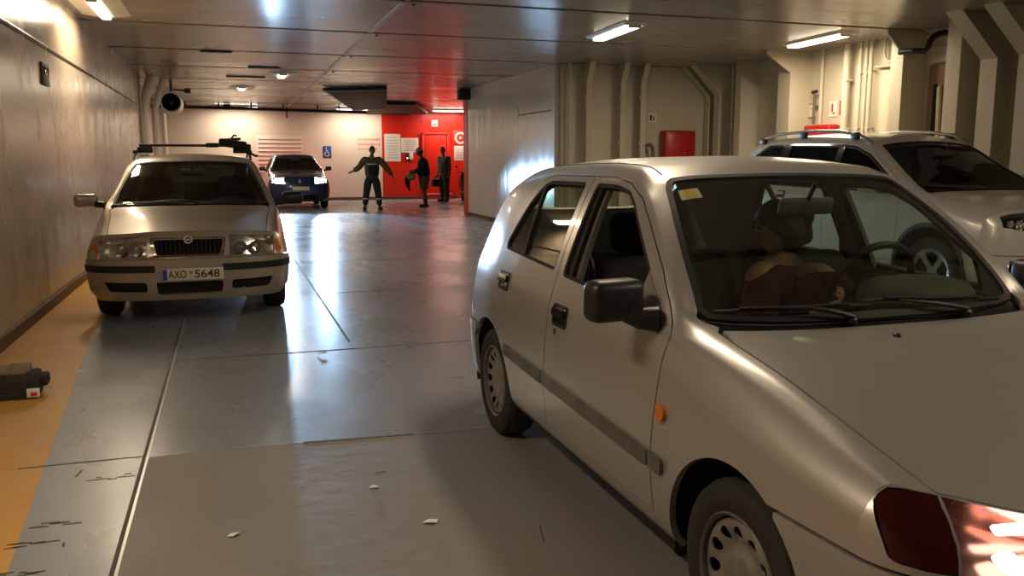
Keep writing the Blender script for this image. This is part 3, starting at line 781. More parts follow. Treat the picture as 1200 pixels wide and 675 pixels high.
# sticker inside the glass
b = MB(); st_ = [(-.895, -.485), (-.895, -.405), (-.845, -.41), (-.845, -.495)]
b.panel([hc_.top(st_, .03)], hc_.mp, (.02, .08), 'paper', -.012, .001); o = b.build('windscreen_sticker', hatch); o['label'] = 'pale sticker with a yellow disc'
b = MB(); b.panel([[(x, hc_.uy(x, y)) for x, y in circ(-.868, -.448, .023, 16, .028)]], hc_.mp, (.02, .08), 'yellow', -.0108, .001); b.build('sticker_disc', o)
# small lettering on the window frame over the front door
for sg in (-1,):
    p, n = hc_.mp(-1.22, hc_.uz(-1.22, 1.349, sg))
    letters('STARLET', front_door['obj'][sg], p + n * .0022, .018, 'paper', 0, 'door_lettering', .20, .0003, math.atan2(n.z, 1) * 0 + math.acos(max(-1, min(1, n.z))))
for sg in (-1, 1):
    b = MB(); b.tube([(-1.40, sg * .66, 1.15), (-1.33, sg * .62, .95), (-1.22, sg * .56, .60)], .014, 'trim_grey', 6); b.build('seat_belt', hatch)
b = MB(); b.tube([(-2.93, .35, .21), (-3.0, .35, .205)], .022, 'steel', 10); b.build('exhaust_pipe', hatch)

for sg in (-1, 1):
    rd = rear_door['obj'][sg]; fd = front_door['obj'][sg]
    b = MB(); b.panel([hc_.side([(-1.842, .985), (-1.866, .985), (-1.945, 1.312), (-1.921, 1.322)], sg)], hc_.mp, (.04, .15), 'rubber', .0, .016); b.build('window_divider', rd)
    b = MB(); b.panel([hc_.side([(-1.325, .958), (-1.272, .958), (-1.308, 1.325), (-1.345, 1.328)], sg)], hc_.mp, (.04, .15), 'rubber', -.012, .02)
    b.panel([hc_.side([(-1.268, .958), (-1.235, .957), (-1.285, 1.325), (-1.304, 1.325)], sg)], hc_.mp, (.04, .15), 'trim_grey', -.03, .02); b.build('window_channel', fd)
    b = MB(); b.panel([[(-.985, sg * 1.93), (-1.5, sg * 1.95), (-2.1, sg * 1.95), (-2.1, sg * 1.90), (-1.5, sg * 1.90), (-.985, sg * 1.88)]], hc_.mp, (.05, .03), 'rubber', .002, .006); b.build('roof_ditch', hatch)
# ------------------------------------------------------------------ the deck
def gloss(name, c, c2, r0, r1, scale, stretch, bump, bscale, bstretch, spec=.5, dist=.02):
    """gloss paint with drifting colour and roughness and a wavy surface"""
    m = bpy.data.materials.new(name); m.use_nodes = True; nt = m.node_tree; b = nt.nodes['Principled BSDF']; L = nt.links.new
    tc = nt.nodes.new('ShaderNodeTexCoord')
    def nz(sc_, st, det=5):
        mp = nt.nodes.new('ShaderNodeMapping'); mp.inputs['Scale'].default_value = st; L(tc.outputs['Object'], mp.inputs['Vector'])
        n = nt.nodes.new('ShaderNodeTexNoise'); n.inputs['Scale'].default_value = sc_; n.inputs['Detail'].default_value = det; L(mp.outputs['Vector'], n.inputs['Vector']); return n
    n = nz(scale, stretch); rp = nt.nodes.new('ShaderNodeValToRGB'); rp.color_ramp.elements[0].position = .25; rp.color_ramp.elements[1].position = .78
    rp.color_ramp.elements[0].color = (*c, 1); rp.color_ramp.elements[1].color = (*c2, 1)
    L(n.outputs['Fac'], rp.inputs['Fac']); L(rp.outputs['Color'], b.inputs['Base Color'])
    n2 = nz(scale * 1.7, stretch, 6); mr = nt.nodes.new('ShaderNodeMapRange'); mr.inputs['From Min'].default_value = .25; mr.inputs['From Max'].default_value = .78
    mr.inputs['To Min'].default_value = r0; mr.inputs['To Max'].default_value = r1; L(n2.outputs['Fac'], mr.inputs['Value']); L(mr.outputs['Result'], b.inputs['Roughness'])
    b.inputs['Specular IOR Level'].default_value = spec
    n3 = nz(bscale, bstretch, 2); bp = nt.nodes.new('ShaderNodeBump'); bp.inputs['Strength'].default_value = bump; bp.inputs['Distance'].default_value = dist
    L(n3.outputs['Fac'], bp.inputs['Height']); L(bp.outputs['Normal'], b.inputs['Normal'])
    return m
M['deck'] = gloss('deck_paint', (.20, .225, .25), (.26, .285, .31), .20, .36, .8, (1, .5, 1), .10, 2.5, (1, .4, 1), .6)
M['deck_dull'] = gloss('worn_deck_paint', (.19, .178, .16), (.24, .226, .205), .46, .6, 1.3, (1, .6, 1), .12, 9., (1, 1, 1), .4)
M['deck_yellow'] = gloss('yellow_walkway', (.50, .25, .055), (.60, .34, .09), .34, .55, 2.2, (1, .5, 1), .2, 8., (1, 1, 1), .4)
M['scuff'] = mat('scuff', (.075, .068, .060), .6)
M['scrape'] = mat('scraped_metal', (.50, .50, .48), .3, .4)
M['wall_gloss'] = gloss('glossy_wall_paint', (.43, .35, .255), (.50, .41, .305), .18, .34, 1.1, (1, 1.2, .5), .30, 1.3, (1, 2.4, .35), .6, .03)
M['wall_pale'] = gloss('pale_glossy_wall', (.68, .66, .62), (.74, .72, .68), .14, .28, 1.1, (1, 1.2, .5), .35, 1.4, (1, 2.2, .4), .6, .03)
M['wall_back'] = gloss('matt_cream_paint', (.74, .63, .52), (.78, .67, .56), .35, .5, .8, (1, 1, 1), .1, 2., (1, 1, 1), .4)
M['wall_red'] = gloss('red_wall_paint', (.62, .022, .012), (.68, .03, .016), .28, .42, .8, (1, 1, 1), .12, 1.5, (1, 1, 1), .5)
M['cream'] = gloss('cream_steel_paint', (.52, .47, .35), (.58, .53, .41), .35, .55, 2., (1, 1, .4), .15, 5., (1, 1, 1), .4)
M['ceil'] = gloss('glossy_ceiling_panel', (.29, .24, .19), (.34, .29, .235), .19, .30, .7, (.6, 1.0, 1), .10, .8, (1.4, .8, 1), .7, .03)
M['ceil_groove'] = mat('dark_groove', (.02, .018, .016), .7)
M['ceil_strip'] = gloss('pale_cover_strip', (.50, .44, .37), (.54, .48, .41), .3, .4, 1., (1, 1, 1), .1, 2., (1, 1, 1), .5)
M['base_brown'] = mat('brown_skirting', (.10, .055, .030), .5)
M['lampwhite'] = mat('lamp_housing_white', (.72, .68, .58), .4)
M['tube_lit'] = mat('lit_tube', (1, 1, 1), .4, emit=(1, .86, .62), es=9)
M['tube_cool'] = mat('lit_tube_cool', (1, 1, 1), .4, emit=(1, .93, .78), es=7)
M['red_box'] = mat('red_fire_box', (.42, .012, .012), .35)
M['sign_red'] = mat('sign_red', (.60, .03, .03), .5)
M['sign_blue'] = mat('sign_blue', (.015, .07, .30), .5)
M['sign_white'] = mat('sign_white', (.75, .72, .66), .5)
M['brown_door'] = mat('brown_lining', (.26, .14, .075), .55)
M['wood'] = mat('worn_wood', (.16, .11, .06), .7, nz=(12, (.26, .19, .11), .75))
M['black_rough'] = mat('black_rubber', (.016, .014, .012), .8, nz=(18, (.035, .03, .025), .85), bump=(40, .6))
M['hatch'] = mat('dark_hatch', (.012, .011, .012), .6)
M['flap_grey'] = mat('cable_black', (.02, .02, .02), .5)

H = 3.2; YB = 31.; XL = -1.7; XR = 9.35
# floor: plates of gloss paint, one worn plate near the camera, a yellow walkway by the left wall
b = MB()
def quad(pts, m, z=0.): b.add([(x, y, z) for x, y in pts], [tuple(range(len(pts)))], m)
ye = [(-8., -.62), (3.2, -.80), (7.55, -1.13), (20., -1.2), (YB, -1.2)]
yl = [(x, y) for y, x in ye]
for i in range(len(ye) - 1):
    (y0, x0), (y1, x1) = ye[i], ye[i + 1]
    quad([(-2.4, y0), (x0, y0), (x1, y1), (-2.4, y1)], 'deck_yellow')
    if y1 <= 3.2:
        quad([(x0, y0), (-.452, y0), (-.452, y1), (x1, y1)], 'deck')
    elif y0 == 3.2:
        quad([(x0, y0), (-.452, y0), (-.452, y1), (x1, y1)], 'deck')
    else:
        quad([(x0, y0), (-.452, y0), (-.452, y1), (x1, y1)], 'deck')
quad([(-.452, -8), (XR, -8), (XR, 4.25), (1.2, 4.25), (-.10, 4.33), (-.452, 4.33)], 'deck_dull')
quad([(-.452, 4.33), (-.10, 4.33), (1.2, 4.25), (XR, 4.25), (XR, YB), (-.452, YB)], 'deck')
def line(x0, y0, x1, y1, w, m, h=.0012):
    d = Vector((x1 - x0, y1 - y0, 0)); n = Vector((-d.y, d.x, 0)).normalized() * w / 2
    ps = [(x0 + n.x, y0 + n.y), (x0 - n.x, y0 - n.y), (x1 - n.x, y1 - n.y), (x1 + n.x, y1 + n.y)]
    b.prism(ps, 0, h, m)
line(-.452, -8, -.452, 8.2, .016, 'scuff', .003); line(-.437, -8, -.437, 8.2, .012, 'scrape', .003)
line(.85, 6.7, .84, 30, .018, 'scuff'); line(3.9, 5, 3.9, 30, .018, 'scuff'); line(6.3, -8, 6.3, 15, .018, 'scuff')
for y, x0, x1 in ((6.45, -.45, 5.9), (9.3, .85, 9.3), (12.2, -.45, 5.9), (15., -.45, 5.9), (18.1, .85, 5.9), (21., -.45, 5.9), (24., -.45, 8), (27, -.45, 8), (2.0, -1.0, -.45), (4.35, -1.0, -.45)):
    line(x0, y, x1, y, .014, 'scuff')
line(.30, 4.315, .86, 4.275, .022, 'scuff', .002); line(-.05, 4.345, 1.25, 4.262, .012, 'scrape', .001)
rnd = random.Random(3)
for _ in range(46):     # rubber scuffs and scrapes on the paint
    x, y = rnd.uniform(-1., 1.8), rnd.uniform(2.6, 14); a = rnd.uniform(-.2, .2) + (0 if rnd.random() < .6 else 1.5); l = rnd.uniform(.03, .16); w = rnd.uniform(.004, .012)
    if rnd.random() < .55: line(x, y, x + l * math.cos(a), y + l * math.sin(a), w, 'scuff' if rnd.random() < .7 else 'scrape', .0008)
for cx, cy in ((-.78, 3.45), (-.75, 3.62), (-.62, 4.1), (-.80, 3.2)):
    for _ in range(7):
        x, y = cx + rnd.uniform(-.11, .11), cy + rnd.uniform(-.03, .03); line(x, y, x + rnd.uniform(.02, .07), y + rnd.uniform(-.006, .006), .010, 'scuff', .0008)
floor = struct(b.build('floor', smooth=0), 'worn blue grey painted steel deck with a yellow strip by the left wall')

# ceiling: large glossy plates with dark grooves between them
b = MB()
b.box(((XR - 2.4) / 2, 11.5, H + .08), (XR + 2.6, 39.4, .04), 'ceil_groove')
ysE = [-8, -5.6, -2.9, -.2, 2.4, 5.1, 7.4, 9.85, 12.45, 15.2, 17.9, 20.6, 23.3, 26.0, 28.6, 31]
xsE = [-2.4, 1.975, 5.93, XR]
for i in range(len(ysE) - 1):
    for j in range(3):
        x0, x1 = xsE[j] + (.008 if j else 0), xsE[j + 1] - .008; y0, y1 = ysE[i] + .055, ysE[i + 1] - .055
        ym = y0 + (y1 - y0) * .62
        b.box(((x0 + x1) / 2, (y0 + ym) / 2 , H + .03), (x1 - x0, ym - y0 - .004, .06), 'ceil', None, .006, 1)
        b.box(((x0 + x1) / 2, (ym + y1) / 2, H + .0305), (x1 - x0, y1 - ym - .002, .06), 'ceil', None, .006, 1)
for i in range(len(ysE) - 1):   # cover strips along the seam between the plates
    b.box((1.985, (ysE[i] + ysE[i + 1]) / 2, H - .004), (.075, ysE[i + 1] - ysE[i] - .12, .012), 'ceil_strip', None, .004, 1)
    b.ell((2.12, ysE[i] + .22, H - .004), (.022, .022, .012), 'ceil_groove', 10)
ceil = struct(b.build('ceiling', smooth=30), 'brown glossy ceiling of large steel panels with dark joints')

def wall(name, boxes, label, smooth=30):
    q = MB()
    for c_, d_, m_ in boxes: q.box(c_, d_, m_)
    return struct(q.build(name, smooth=smooth), label)
wall('wall_left', [((XL - .06, 5.75, H / 2), (.12, 27.5, H), 'wall_gloss'), ((-2.1, 19.55, H / 2), (.9, .1, H), 'wall_gloss')], 'glossy brown cream left wall')
wall('wall_left_rear', [((-2.36, 25.3, H / 2), (.12, 11.6, H), 'wall_back')], 'cream wall behind the left pipes')
wall('wall_back', [((1.44, YB + .06, H / 2), (7.7, .12, H), 'wall_back'), ((7.32, YB + .06, H / 2), (4.06, .12, H), 'wall_red')], 'back wall, cream on the left and red on the right')
wall('wall_right', [((5.98, 18.45, H / 2), (.16, 6.2, H), 'wall_pale')], 'pale glossy wall beside the lane')
wall('wall_right_red', [((6.02, 21.75, H / 2), (.26, .40, H), 'wall_red'), ((8.45, 26.6, H / 2), (.12, 8.9, H), 'wall_red'), ((7.2, 22.3, H / 2), (2.4, .1, H), 'wall_red')], 'red painted end of the right wall')
wall('wall_right_recess', [((7.68, 15.25, H / 2), (3.4, .1, H), 'cream')], 'cream steel wall across the parking bay')
wall('wall_right_hull', [((XR + .06, 3.6, H / 2), (.12, 23.4, H), 'cream')], 'cream ship side plating')
wall('wall_front', [((3.5, -8.06, H / 2), (12, .12, H), 'wall_back')], 'cream wall at the front of the deck')
q = MB(); q.box((XL + .008, 5.75, 2.56), (.016, 27.4, .022), 'wall_gloss', None, .006); q.box((XL + .004, 5.75, 2.535), (.008, 27.4, .006), 'ceil_groove'); struct(q.build('trim_1'), 'thin rail along the left wall')
q = MB(); q.box((XL + .012, 5.75, .05), (.024, 27.4, .10), 'base_brown', None, .004, 1); struct(q.build('baseboard_left'), 'dark brown skirting')
q = MB(); q.box((5.895, 18.45, .04), (.012, 6.15, .08), 'base_brown', None, .003, 1); struct(q.build('baseboard_right'), 'dark skirting')
q = MB(); q.box((2.9, YB - .01, .05), (10.3, .02, .10), 'base_brown', None, .004, 1); struct(q.build('baseboard_back'), 'dark skirting')
q = MB(); q.box((XL + .010, 9.74, 2.27), (.02, .34, .22), 'trim_grey', None, .006); q.box((XL + .022, 9.74, 2.30), (.008, .24, .08), 'gloss_black', None, .003)
tag(q.build('wall_plate'), 'small dark plate fixed high on the glossy left wall', 'plate')
q = MB(); q.tube([(5.892, 17.4, 2.36), (5.888, 17.4, 2.36), (5.888, 15.5, 2.36)], .012, 'trim_grey', 6); q.box((5.893, 17.62, 2.40), (.014, .34, .22), 'wall_pale', None, .005, 1)
tag(q.build('wall_rail'), 'thin rail with a small cover plate on the pale right wall', 'rail')

# frames of the ship side: web with a knee to the ceiling and a face plate
def hull_frame(y, w, xi, xk, label, zk=2.66, grp=None):
    path = [(xi, 0), (xi, zk), (xk, H)]
    r = thing('hull_frame', label, 'frame', (XR, y, 0), 0, grp)
    q = MB(); q.prism([(p[0] - XR + .012, p[1]) for p in path] + [(0, H), (0, 0)], -.012, .012, 'cream', 'y'); q.build('web', r)
    q = MB(); t = .028
    o = [(xi, 0), (xi, zk), (xk, H)]; i_ = [(xi + t, 0), (xi + t, zk - .01), (xk + t * 1.4, H)]
    q.prism([(p[0] - XR, p[1]) for p in o + i_[::-1]], -w / 2, w / 2, 'cream', 'y'); q.build('face_plate', r)
    return r
hull_frame(8.47, .25, 9.0, 8.40, 'cream bent frame, left one of the near pair at the right edge')
hull_frame(7.92, .25, 9.0, 8.40, 'cream bent frame at the right edge, nearest the camera')
hull_frame(14.72, .20, 9.0, 8.45, 'cream bent frame right beside the thin conduit')
hull_frame(15.08, .16, 9.0, 8.45, 'cream bent frame right of the red fire hose box')
def web_frame(y0, y1, xi, xg, label, zg=2.75):
    r = thing('web_frame', label, 'frame', (XR, (y0 + y1) / 2, 0)); h = (y1 - y0) / 2
    q = MB(); q.prism([(xi - XR, 0), (xi - XR, zg), (xg - XR, H - .06), (xg - XR, H), (0, H), (0, 0)], -.015, .015, 'cream', 'y', Matrix.Translation((0, -h + .02, 0))); q.build('web', r)
    q = MB(); q.box((xi - XR - .012, 0, (H - .1) / 2), (.024, 2 * h, H - .1), 'cream', None, .004, 1); q.build('face_plate', r)
    return r
web_frame(12.38, 12.72, 8.98, 8.50, 'deep cream web frame with a bracket, left of the lit bay', 2.84)
web_frame(9.86, 10.10, 8.98, 8.68, 'deep cream web frame with a big bracket, right of the lit bay', 2.84)
q = MB(); q.box((9.16, 9.0, H / 2), (.38, .24, H), 'cream', None, .006, 1); q.box((9.16, 9.0, 2.15), (.386, .246, .02), 'cream'); tag(q.build('steel_post'), 'square pale steel post right of the brown opening', 'post')
q = MB(); q.box((9.16, 13.95, H / 2), (.38, .20, H), 'cream', None, .006, 1); tag(q.build('steel_post'), 'pale flat steel post between conduit and lit bay', 'post')
# opening with a brown lining behind the white estate
r = thing('wall_opening', 'brown lined opening in the ship side behind the white estate', 'opening', (9.33, 9.50, 0))
q = MB(); q.prism([(-.24, 1.0), (.24, 1.0), (.24, 2.72), (-.24, 2.72)], -.02, .0, 'brown_door', 'x'); q.build('lining', r)
q = MB(); q.prism([(-.0, 1.0), (.14, 1.0), (.14, 2.45), (.06, 2.45)], -.03, -.018, 'gloss_black', 'x'); q.build('dark_gap', r)
q = MB(); q.prism([(-.06, 1.0), (.0, 1.0), (.045, 2.4), (.005, 2.45)], -.06, -.02, 'cream', 'x'); q.build('slanted_bar', r)
q = MB(); q.box((-.02, 0, 2.85), (.05, .46, .22), 'cream', None, .006, 1); q.build('header', r)
# pipes in the lit bay
def pipe(pts, rad, label, m='cream', name='pipe', cat='pipe', clamps=(), grp=None):
    q = MB(); q.tube(pts, rad, m, 14)
    o = tag(q.build(name), label, cat, grp)
    for z in clamps:
        c_ = MB(); x, y = pts[0][0], pts[0][1]; c_.box((x + rad * .2, y, z), (rad * 2.3, rad * 2.5, .03), m, None, .006); c_.box((x + .06, y, z), (.12, .03, .03), m, None, .004, 1); c_.build('clamp', o)
    return o
pipe([(9.22, 11.33, .0), (9.22, 11.33, H)], .055, 'thick cream pipe in the lit bay', clamps=(2.65, 1.9))
pipe([(9.24, 11.05, .0), (9.24, 11.05, H)], .030, 'leftmost of the three thin cream pipes in the lit bay', clamps=(2.72, 1.9))
pipe([(9.25, 10.935, .0), (9.25, 10.935, H)], .026, 'middle one of the three thin cream pipes in the lit bay', clamps=(2.70,))
pipe([(9.24, 10.82, .0), (9.24, 10.82, H)], .030, 'rightmost of the three thin cream pipes in the lit bay', clamps=(2.74, 1.9))
pipe([(9.30, 12.02, 1.975), (9.30, 12.02, H)], .03, 'cream stiffener pipe between the two signs of the lit bay')
pipe([(9.28, 10.60, H), (9.28, 10.60, 2.98), (9.28, 10.57, 2.90), (9.28, 10.48, 2.85), (9.28, 10.35, 2.84), (9.28, 10.13, 2.84)], .022, 'thin curved cream pipe under the ceiling of the lit bay')
pipe([(9.27, 10.76, 2.80), (9.27, 10.50, 2.79), (9.29, 10.44, 2.79), (9.35, 10.42, 2.79)], .016, 'short level pipe stub beside the curved pipe')
pipe([(9.20, 14.48, 0), (9.20, 14.48, H)], .028, 'thin cream conduit beside the bent frame', name='conduit', clamps=(2.35, 1.9))
hp = [(8.86, 9.83, 2.895), (8.88, 9.60, 2.885), (8.98, 9.50, 2.875), (9.03, 9.50, 2.93), (9.05, 9.50, 3.0), (9.11, 9.50, 3.07), (9.20, 9.50, 3.11), (9.30, 9.50, 3.13), (9.35, 9.50, 3.13)]
pipe(hp, .04, 'thick black hose looped under the ceiling near the big bracket', 'flap_grey', 'hose', 'hose')
# stiffeners on the cream cross wall
for x, l in ((6.44, 'first cream stiffener right of the pale wall'), (7.14, 'middle cream stiffener on the cross wall'), (7.56, 'cream stiffener left of the small hydrant sign')):
    r = thing('stiffener', l, 'stiffener', (x, 15.2, 0))
    q = MB(); q.prism([(0, 0), (-.23, 0), (-.23, 2.85), (-.41, H), (0, H)], -.012, .012, 'cream', 'x'); v_ = q.v; q.v = [(p[0], p[1], p[2]) for p in v_]; q.build('web', r)
    q = MB(); q.prism([(-.24, 0), (-.24, 2.85), (-.42, H), (-.40, H), (-.225, 2.86), (-.225, 0)], -.055, .055, 'cream', 'x'); q.build('flange', r)
    for z in (2.60, 1.75):
        q = MB(); q.box((-.06, -.245, z), (.05, .03, .05), 'sign_white', None, .01); q.ell((-.06, -.265, z), (.018, .014, .018), 'chrome', 10); q.build('bolt', r)
q = MB(); q.box((6.8, 15.192, 2.64), (1.7, .014, .014), 'cream'); struct(q.build('trim_2'), 'weld seam')
q = MB(); q.tube([(6.10, 15.1, 0), (6.10, 15.1, H)], .03, 'cream', 10); tag(q.build('pipe'), 'thin cream pipe in the corner beside the pale wall', 'pipe')
# fire hose box, signs
def cabinet(loc, w, h, d, face, label):
    r = thing('fire_hose_box', label, 'fire box', loc)
    q = MB(); c_ = (0, -d / 2, 0) if face == 'y' else (-d / 2, 0, 0); dd = (w, d, h) if face == 'y' else (d, w, h)
    q.box(c_, dd, 'red_box', None, .035, 3); q.build('case', r)
    q = MB(); c2 = (0, -d - .006, 0) if face == 'y' else (-d - .006, 0, 0); d2 = (w * .86, .014, h * .86) if face == 'y' else (.014, w * .86, h * .86)
    q.box(c2, d2, 'red_box', None, .01); dr = q.build('door', r)
    q = MB(); q.ell((w * .12, -d - .022, -.06) if face == 'y' else (-d - .022, w * .12, -.06), (.03, .015, .03) if face == 'y' else (.015, .03, .03), 'sign_red', 12); q.build('latch', dr)
    return r
cabinet((8.37, 15.175, 1.60), .66, .78, .24, 'y', 'red fire hose box on the cream cross wall')
cabinet((XR - .006, 11.88, 1.60), .66, .78, .22, 'x', 'red fire hose box in the lit bay, mostly behind the white estate')
def sign(name, c, d, base, label, marks=(), cat='sign'):
    r = MB(); r.box(c, d, base, None, .003, 1); o = tag(r.build(name), label, cat)
    for nm, c_, d_, m_ in marks:
        q = MB(); q.box(c_, d_, m_, None, .002, 1); q.build(nm, o)
    return o
y = 15.2 - .008
sign('hydrant_sign', (7.87, y, 2.23), (.17, .014, .16), 'sign_white', 'small square sign on the cream cross wall above the hose bracket', [('pictogram', (7.84, y - .008, 2.23), (.05, .004, .11), 'ink'), ('pictogram', (7.90, y - .008, 2.22), (.035, .004, .08), 'trim_grey')])
sign('plain_sign', (XR - .006, 12.27, 2.24), (.012, .18, .24), 'wall_back', 'pale framed notice left of the dark rod in the lit bay', [('frame', (XR - .014, 12.27, 2.35), (.004, .20, .012), 'trim_grey'), ('frame', (XR - .014, 12.27, 2.13), (.004, .20, .012), 'trim_grey'), ('text_line', (XR - .014, 12.27, 2.27), (.003, .12, .01), 'trim_grey')])
sign('fire_sign', (XR - .006, 11.76, 2.24), (.012, .18, .25), 'sign_white', 'cream sign with a red symbol beside the thick pipe', [('pictogram', (XR - .014, 11.77, 2.26), (.004, .045, .13), 'sign_red'), ('pictogram', (XR - .014, 11.73, 2.17), (.004, .06, .03), 'sign_red')])
sign('fire_sign', (XR - .006, 11.52, 2.25), (.012, .17, .23), 'sign_red', 'red sign with a white symbol beside the thick pipe', [('pictogram', (XR - .014, 11.54, 2.28), (.004, .05, .09), 'sign_white'), ('pictogram', (XR - .014, 11.48, 2.20), (.004, .04, .05), 'sign_white')])
q = MB(); q.tube([(9.25, 12.12, 2.02), (9.25, 12.12, 2.50)], .022, 'trim_grey', 10); q.tube([(9.25, 12.17, 2.53), (9.25, 12.07, 2.54)], .03, 'ink', 10); q.box((9.30, 12.12, 2.30), (.1, .04, .04), 'trim_grey'); tag(q.build('valve_rod'), 'dark rod with a black cross handle in the lit bay', 'rod')
q = MB(); pts = [(7.70, 15.02, 1.70), (7.74, 15.02, 1.72), (7.79, 15.02, 1.69), (7.82, 15.02, 1.60), (7.82, 15.02, 1.45)]; q.tube(pts, .035, 'trim_grey', 10); q.tube([(7.70, 15.2, 1.70), (7.70, 15.02, 1.70)], .03, 'trim_grey', 10); tag(q.build('hose_outlet'), 'small bent hose outlet left of the red fire hose box', 'outlet')

# ------------------------------------------------------------------ lamps
def area(name, loc, sx, sy, w, c=(1, .80, .57), rot=(0, 0, 0), parent=None):
    l = bpy.data.lights.new(name, 'AREA'); l.shape = 'RECTANGLE'; l.size = sx; l.size_y = sy; l.energy = w; l.color = c
    o = bpy.data.objects.new(name, l); col.objects.link(o); o.location = loc; o.rotation_euler = rot
    if parent: o.parent = parent
    return o
def ceiling_lamp(x, y, ln, label, w, rz=0., wd=.26, tray=None, c=(1, .80, .57), lit='tube_lit', z=H):
    r = thing('ceiling_lamp', label, 'lamp', (x, y, z), rz)
    q = MB(); W = (tray or wd) / 2; hl = ln / 2 + .08
    q.add([(-W, -hl, 0), (W, -hl, 0), (W, hl, 0), (-W, hl, 0), (-wd / 2, -hl + .03, -.03), (wd / 2, -hl + .03, -.03), (wd / 2, hl - .03, -.03), (-wd / 2, hl - .03, -.03)],
          [(0, 1, 5, 4), (1, 2, 6, 5), (2, 3, 7, 6), (3, 0, 4, 7), (4, 5, 6, 7), (3, 2, 1, 0)], 'lampwhite'); q.build('housing', r, smooth=0)
    q = MB(); q.box((0, 0, -.045), (wd * .55, ln, .035), lit, None, .016, 3); q.build('diffuser', r)
    for s_ in (-1, 1):
        q = MB(); q.box((0, s_ * (ln / 2 + .015), -.042), (wd * .6, .03, .045), 'lampwhite', None, .01); q.build('end_cap', r)
    area('lamp_light', (0, 0, -.075), wd * .6, ln, w, c, (0, 0, 0), r)
    return r
M['faded_red'] = mat('faded_red_paint', (.66, .30, .25), .5)
WL = 26
ceiling_lamp(-1.34, 11.3, 1.25, 'lit ceiling lamp in a pale tray over the left wall', WL * 1.6, 0, .20, .56)
ceiling_lamp(1.16, 18.9, .62, 'nearer of the two small lit lamps on the ceiling above the back lane', WL * 1.6, 0, .26, .62)
ceiling_lamp(.41, 22.6, .62, 'farther of the two small lit lamps on the ceiling above the back lane', WL * 1.6, 0, .26, .62)
ceiling_lamp(5.18, 11.15, 1.3, 'lit strip lamp on the dark ceiling over the middle of the deck', WL * .8, R(-3), .30, .36)
ceiling_lamp(8.36, 10.95, 1.3, 'lit strip lamp above the bay with the pipes', WL * 2.6, R(-3), .30, .36)
for x, l in ((.34, 'lit strip lamp at the top of the back wall, nearest the left corner'), (4.31, 'lit strip lamp at the top of the back wall, left of the red paint'), (7.66, 'lit strip lamp above the red door')):
    ceiling_lamp(x, 30.2, 1.36, l, WL * 1.7, R(90), .24, None, (1, .86, .68), 'tube_cool', H - .02)
# lamps of the same rows behind the viewpoint; the hatchback's is added
ceiling_lamp(-1.34, 2.2, 1.25, 'ceiling lamp over the left wall behind the viewpoint', WL * 1.6, 0, .20, .56)
ceiling_lamp(4.6, .6, 1.3, 'ceiling lamp over the parked cars near the viewpoint', WL * 2.0, 0, .30, .36)
ceiling_lamp(2.3, 4.6, 1.3, 'unseen ceiling lamp added over the silver hatchback', WL * 1.3, 0, .30, .36)  # unseen lamp added for the wing highlight and the sill shadow
ceiling_lamp(8.36, 2.4, 1.3, 'ceiling lamp over the ship side near the viewpoint', WL * .5, 0, .30, .36)

# dark flap hanging from the ceiling at the back
r = thing('ceiling_flap', 'dark slatted flap hanging from the ceiling before the red wall', 'flap', (3.0, 22.5, H))
P8 = [(-.65, -.6, -.02), (.75, -1.4, -.02), (1.9, 5.2, -.10), (.9, 5.4, -.16)]
q = MB(); q.add([(x, y, z) for x, y, z in P8] + [(x, y, z - .07) for x, y, z in P8], [(0, 1, 2, 3), (7, 6, 5, 4), (0, 4, 5, 1), (1, 5, 6, 2), (2, 6, 7, 3), (3, 7, 4, 0)], 'hatch'); q.build('slab', r, smooth=0)
q = MB()
for k in range(1, 9):
    a = Vector(P8[0]).lerp(Vector(P8[3]), k / 9); c_ = Vector(P8[1]).lerp(Vector(P8[2]), k / 9); q.tube([a + Vector((.05, 0, -.075)), c_ + Vector((-.05, 0, -.075))], .012, 'flap_grey', 6)
q.build('ribs', r)
q = MB(); q.tube([Vector(P8[0]) + Vector((-.02, 0, -.04)), Vector(P8[3]) + Vector((-.02, 0, -.04))], .04, 'trim_grey', 8); q.build('edge_bar', r)
q = MB(); q.add([(4.2, 26.6, H - .02), (5.6, 26.6, H - .02), (6.7, 29.8, H - .10), (4.6, 29.9, H - .16), (4.2, 26.6, H - .10), (5.6, 26.6, H - .09), (6.7, 29.8, H - .2), (4.6, 29.9, H - .24)], [(0, 1, 2, 3), (7, 6, 5, 4), (0, 4, 5, 1), (1, 5, 6, 2), (2, 6, 7, 3), (3, 7, 4, 0)], 'hatch'); tag(q.build('ceiling_flap', smooth=0), 'dark lower flap under the ceiling just before the red wall lamp', 'flap')
q = MB(); q.box((5.86, 21.4, 3.06), (.5, .28, .26), 'ink', None, .02); tag(q.build('junction_box'), 'black box at the top end of the pale right wall', 'box')
q = MB(); q.tube([(-2.2, 29.2, 3.08), (.6, 29.4, 3.06), (3.2, 29.6, 3.03), (6.0, 29.7, 3.0)], .05, 'flap_grey', 8)
for x in (-1.2, -.2, .8, 1.8, 2.9, 3.6, 4.6): q.box((x, 29.42, 3.13), (.05, .05, .15), 'flap_grey')
q.box((.05, 29.38, 3.10), (.22, .16, .18), 'flap_grey', None, .02)
tag(q.build('cable_run'), 'black cable run hanging below the ceiling along the back wall', 'cable')
q = MB(); q.box((1.92, 29.62, 2.98), (.05, .05, .38), 'trim_grey'); tag(q.build('hanger'), 'short grey hanger below the back cable run', 'hanger')
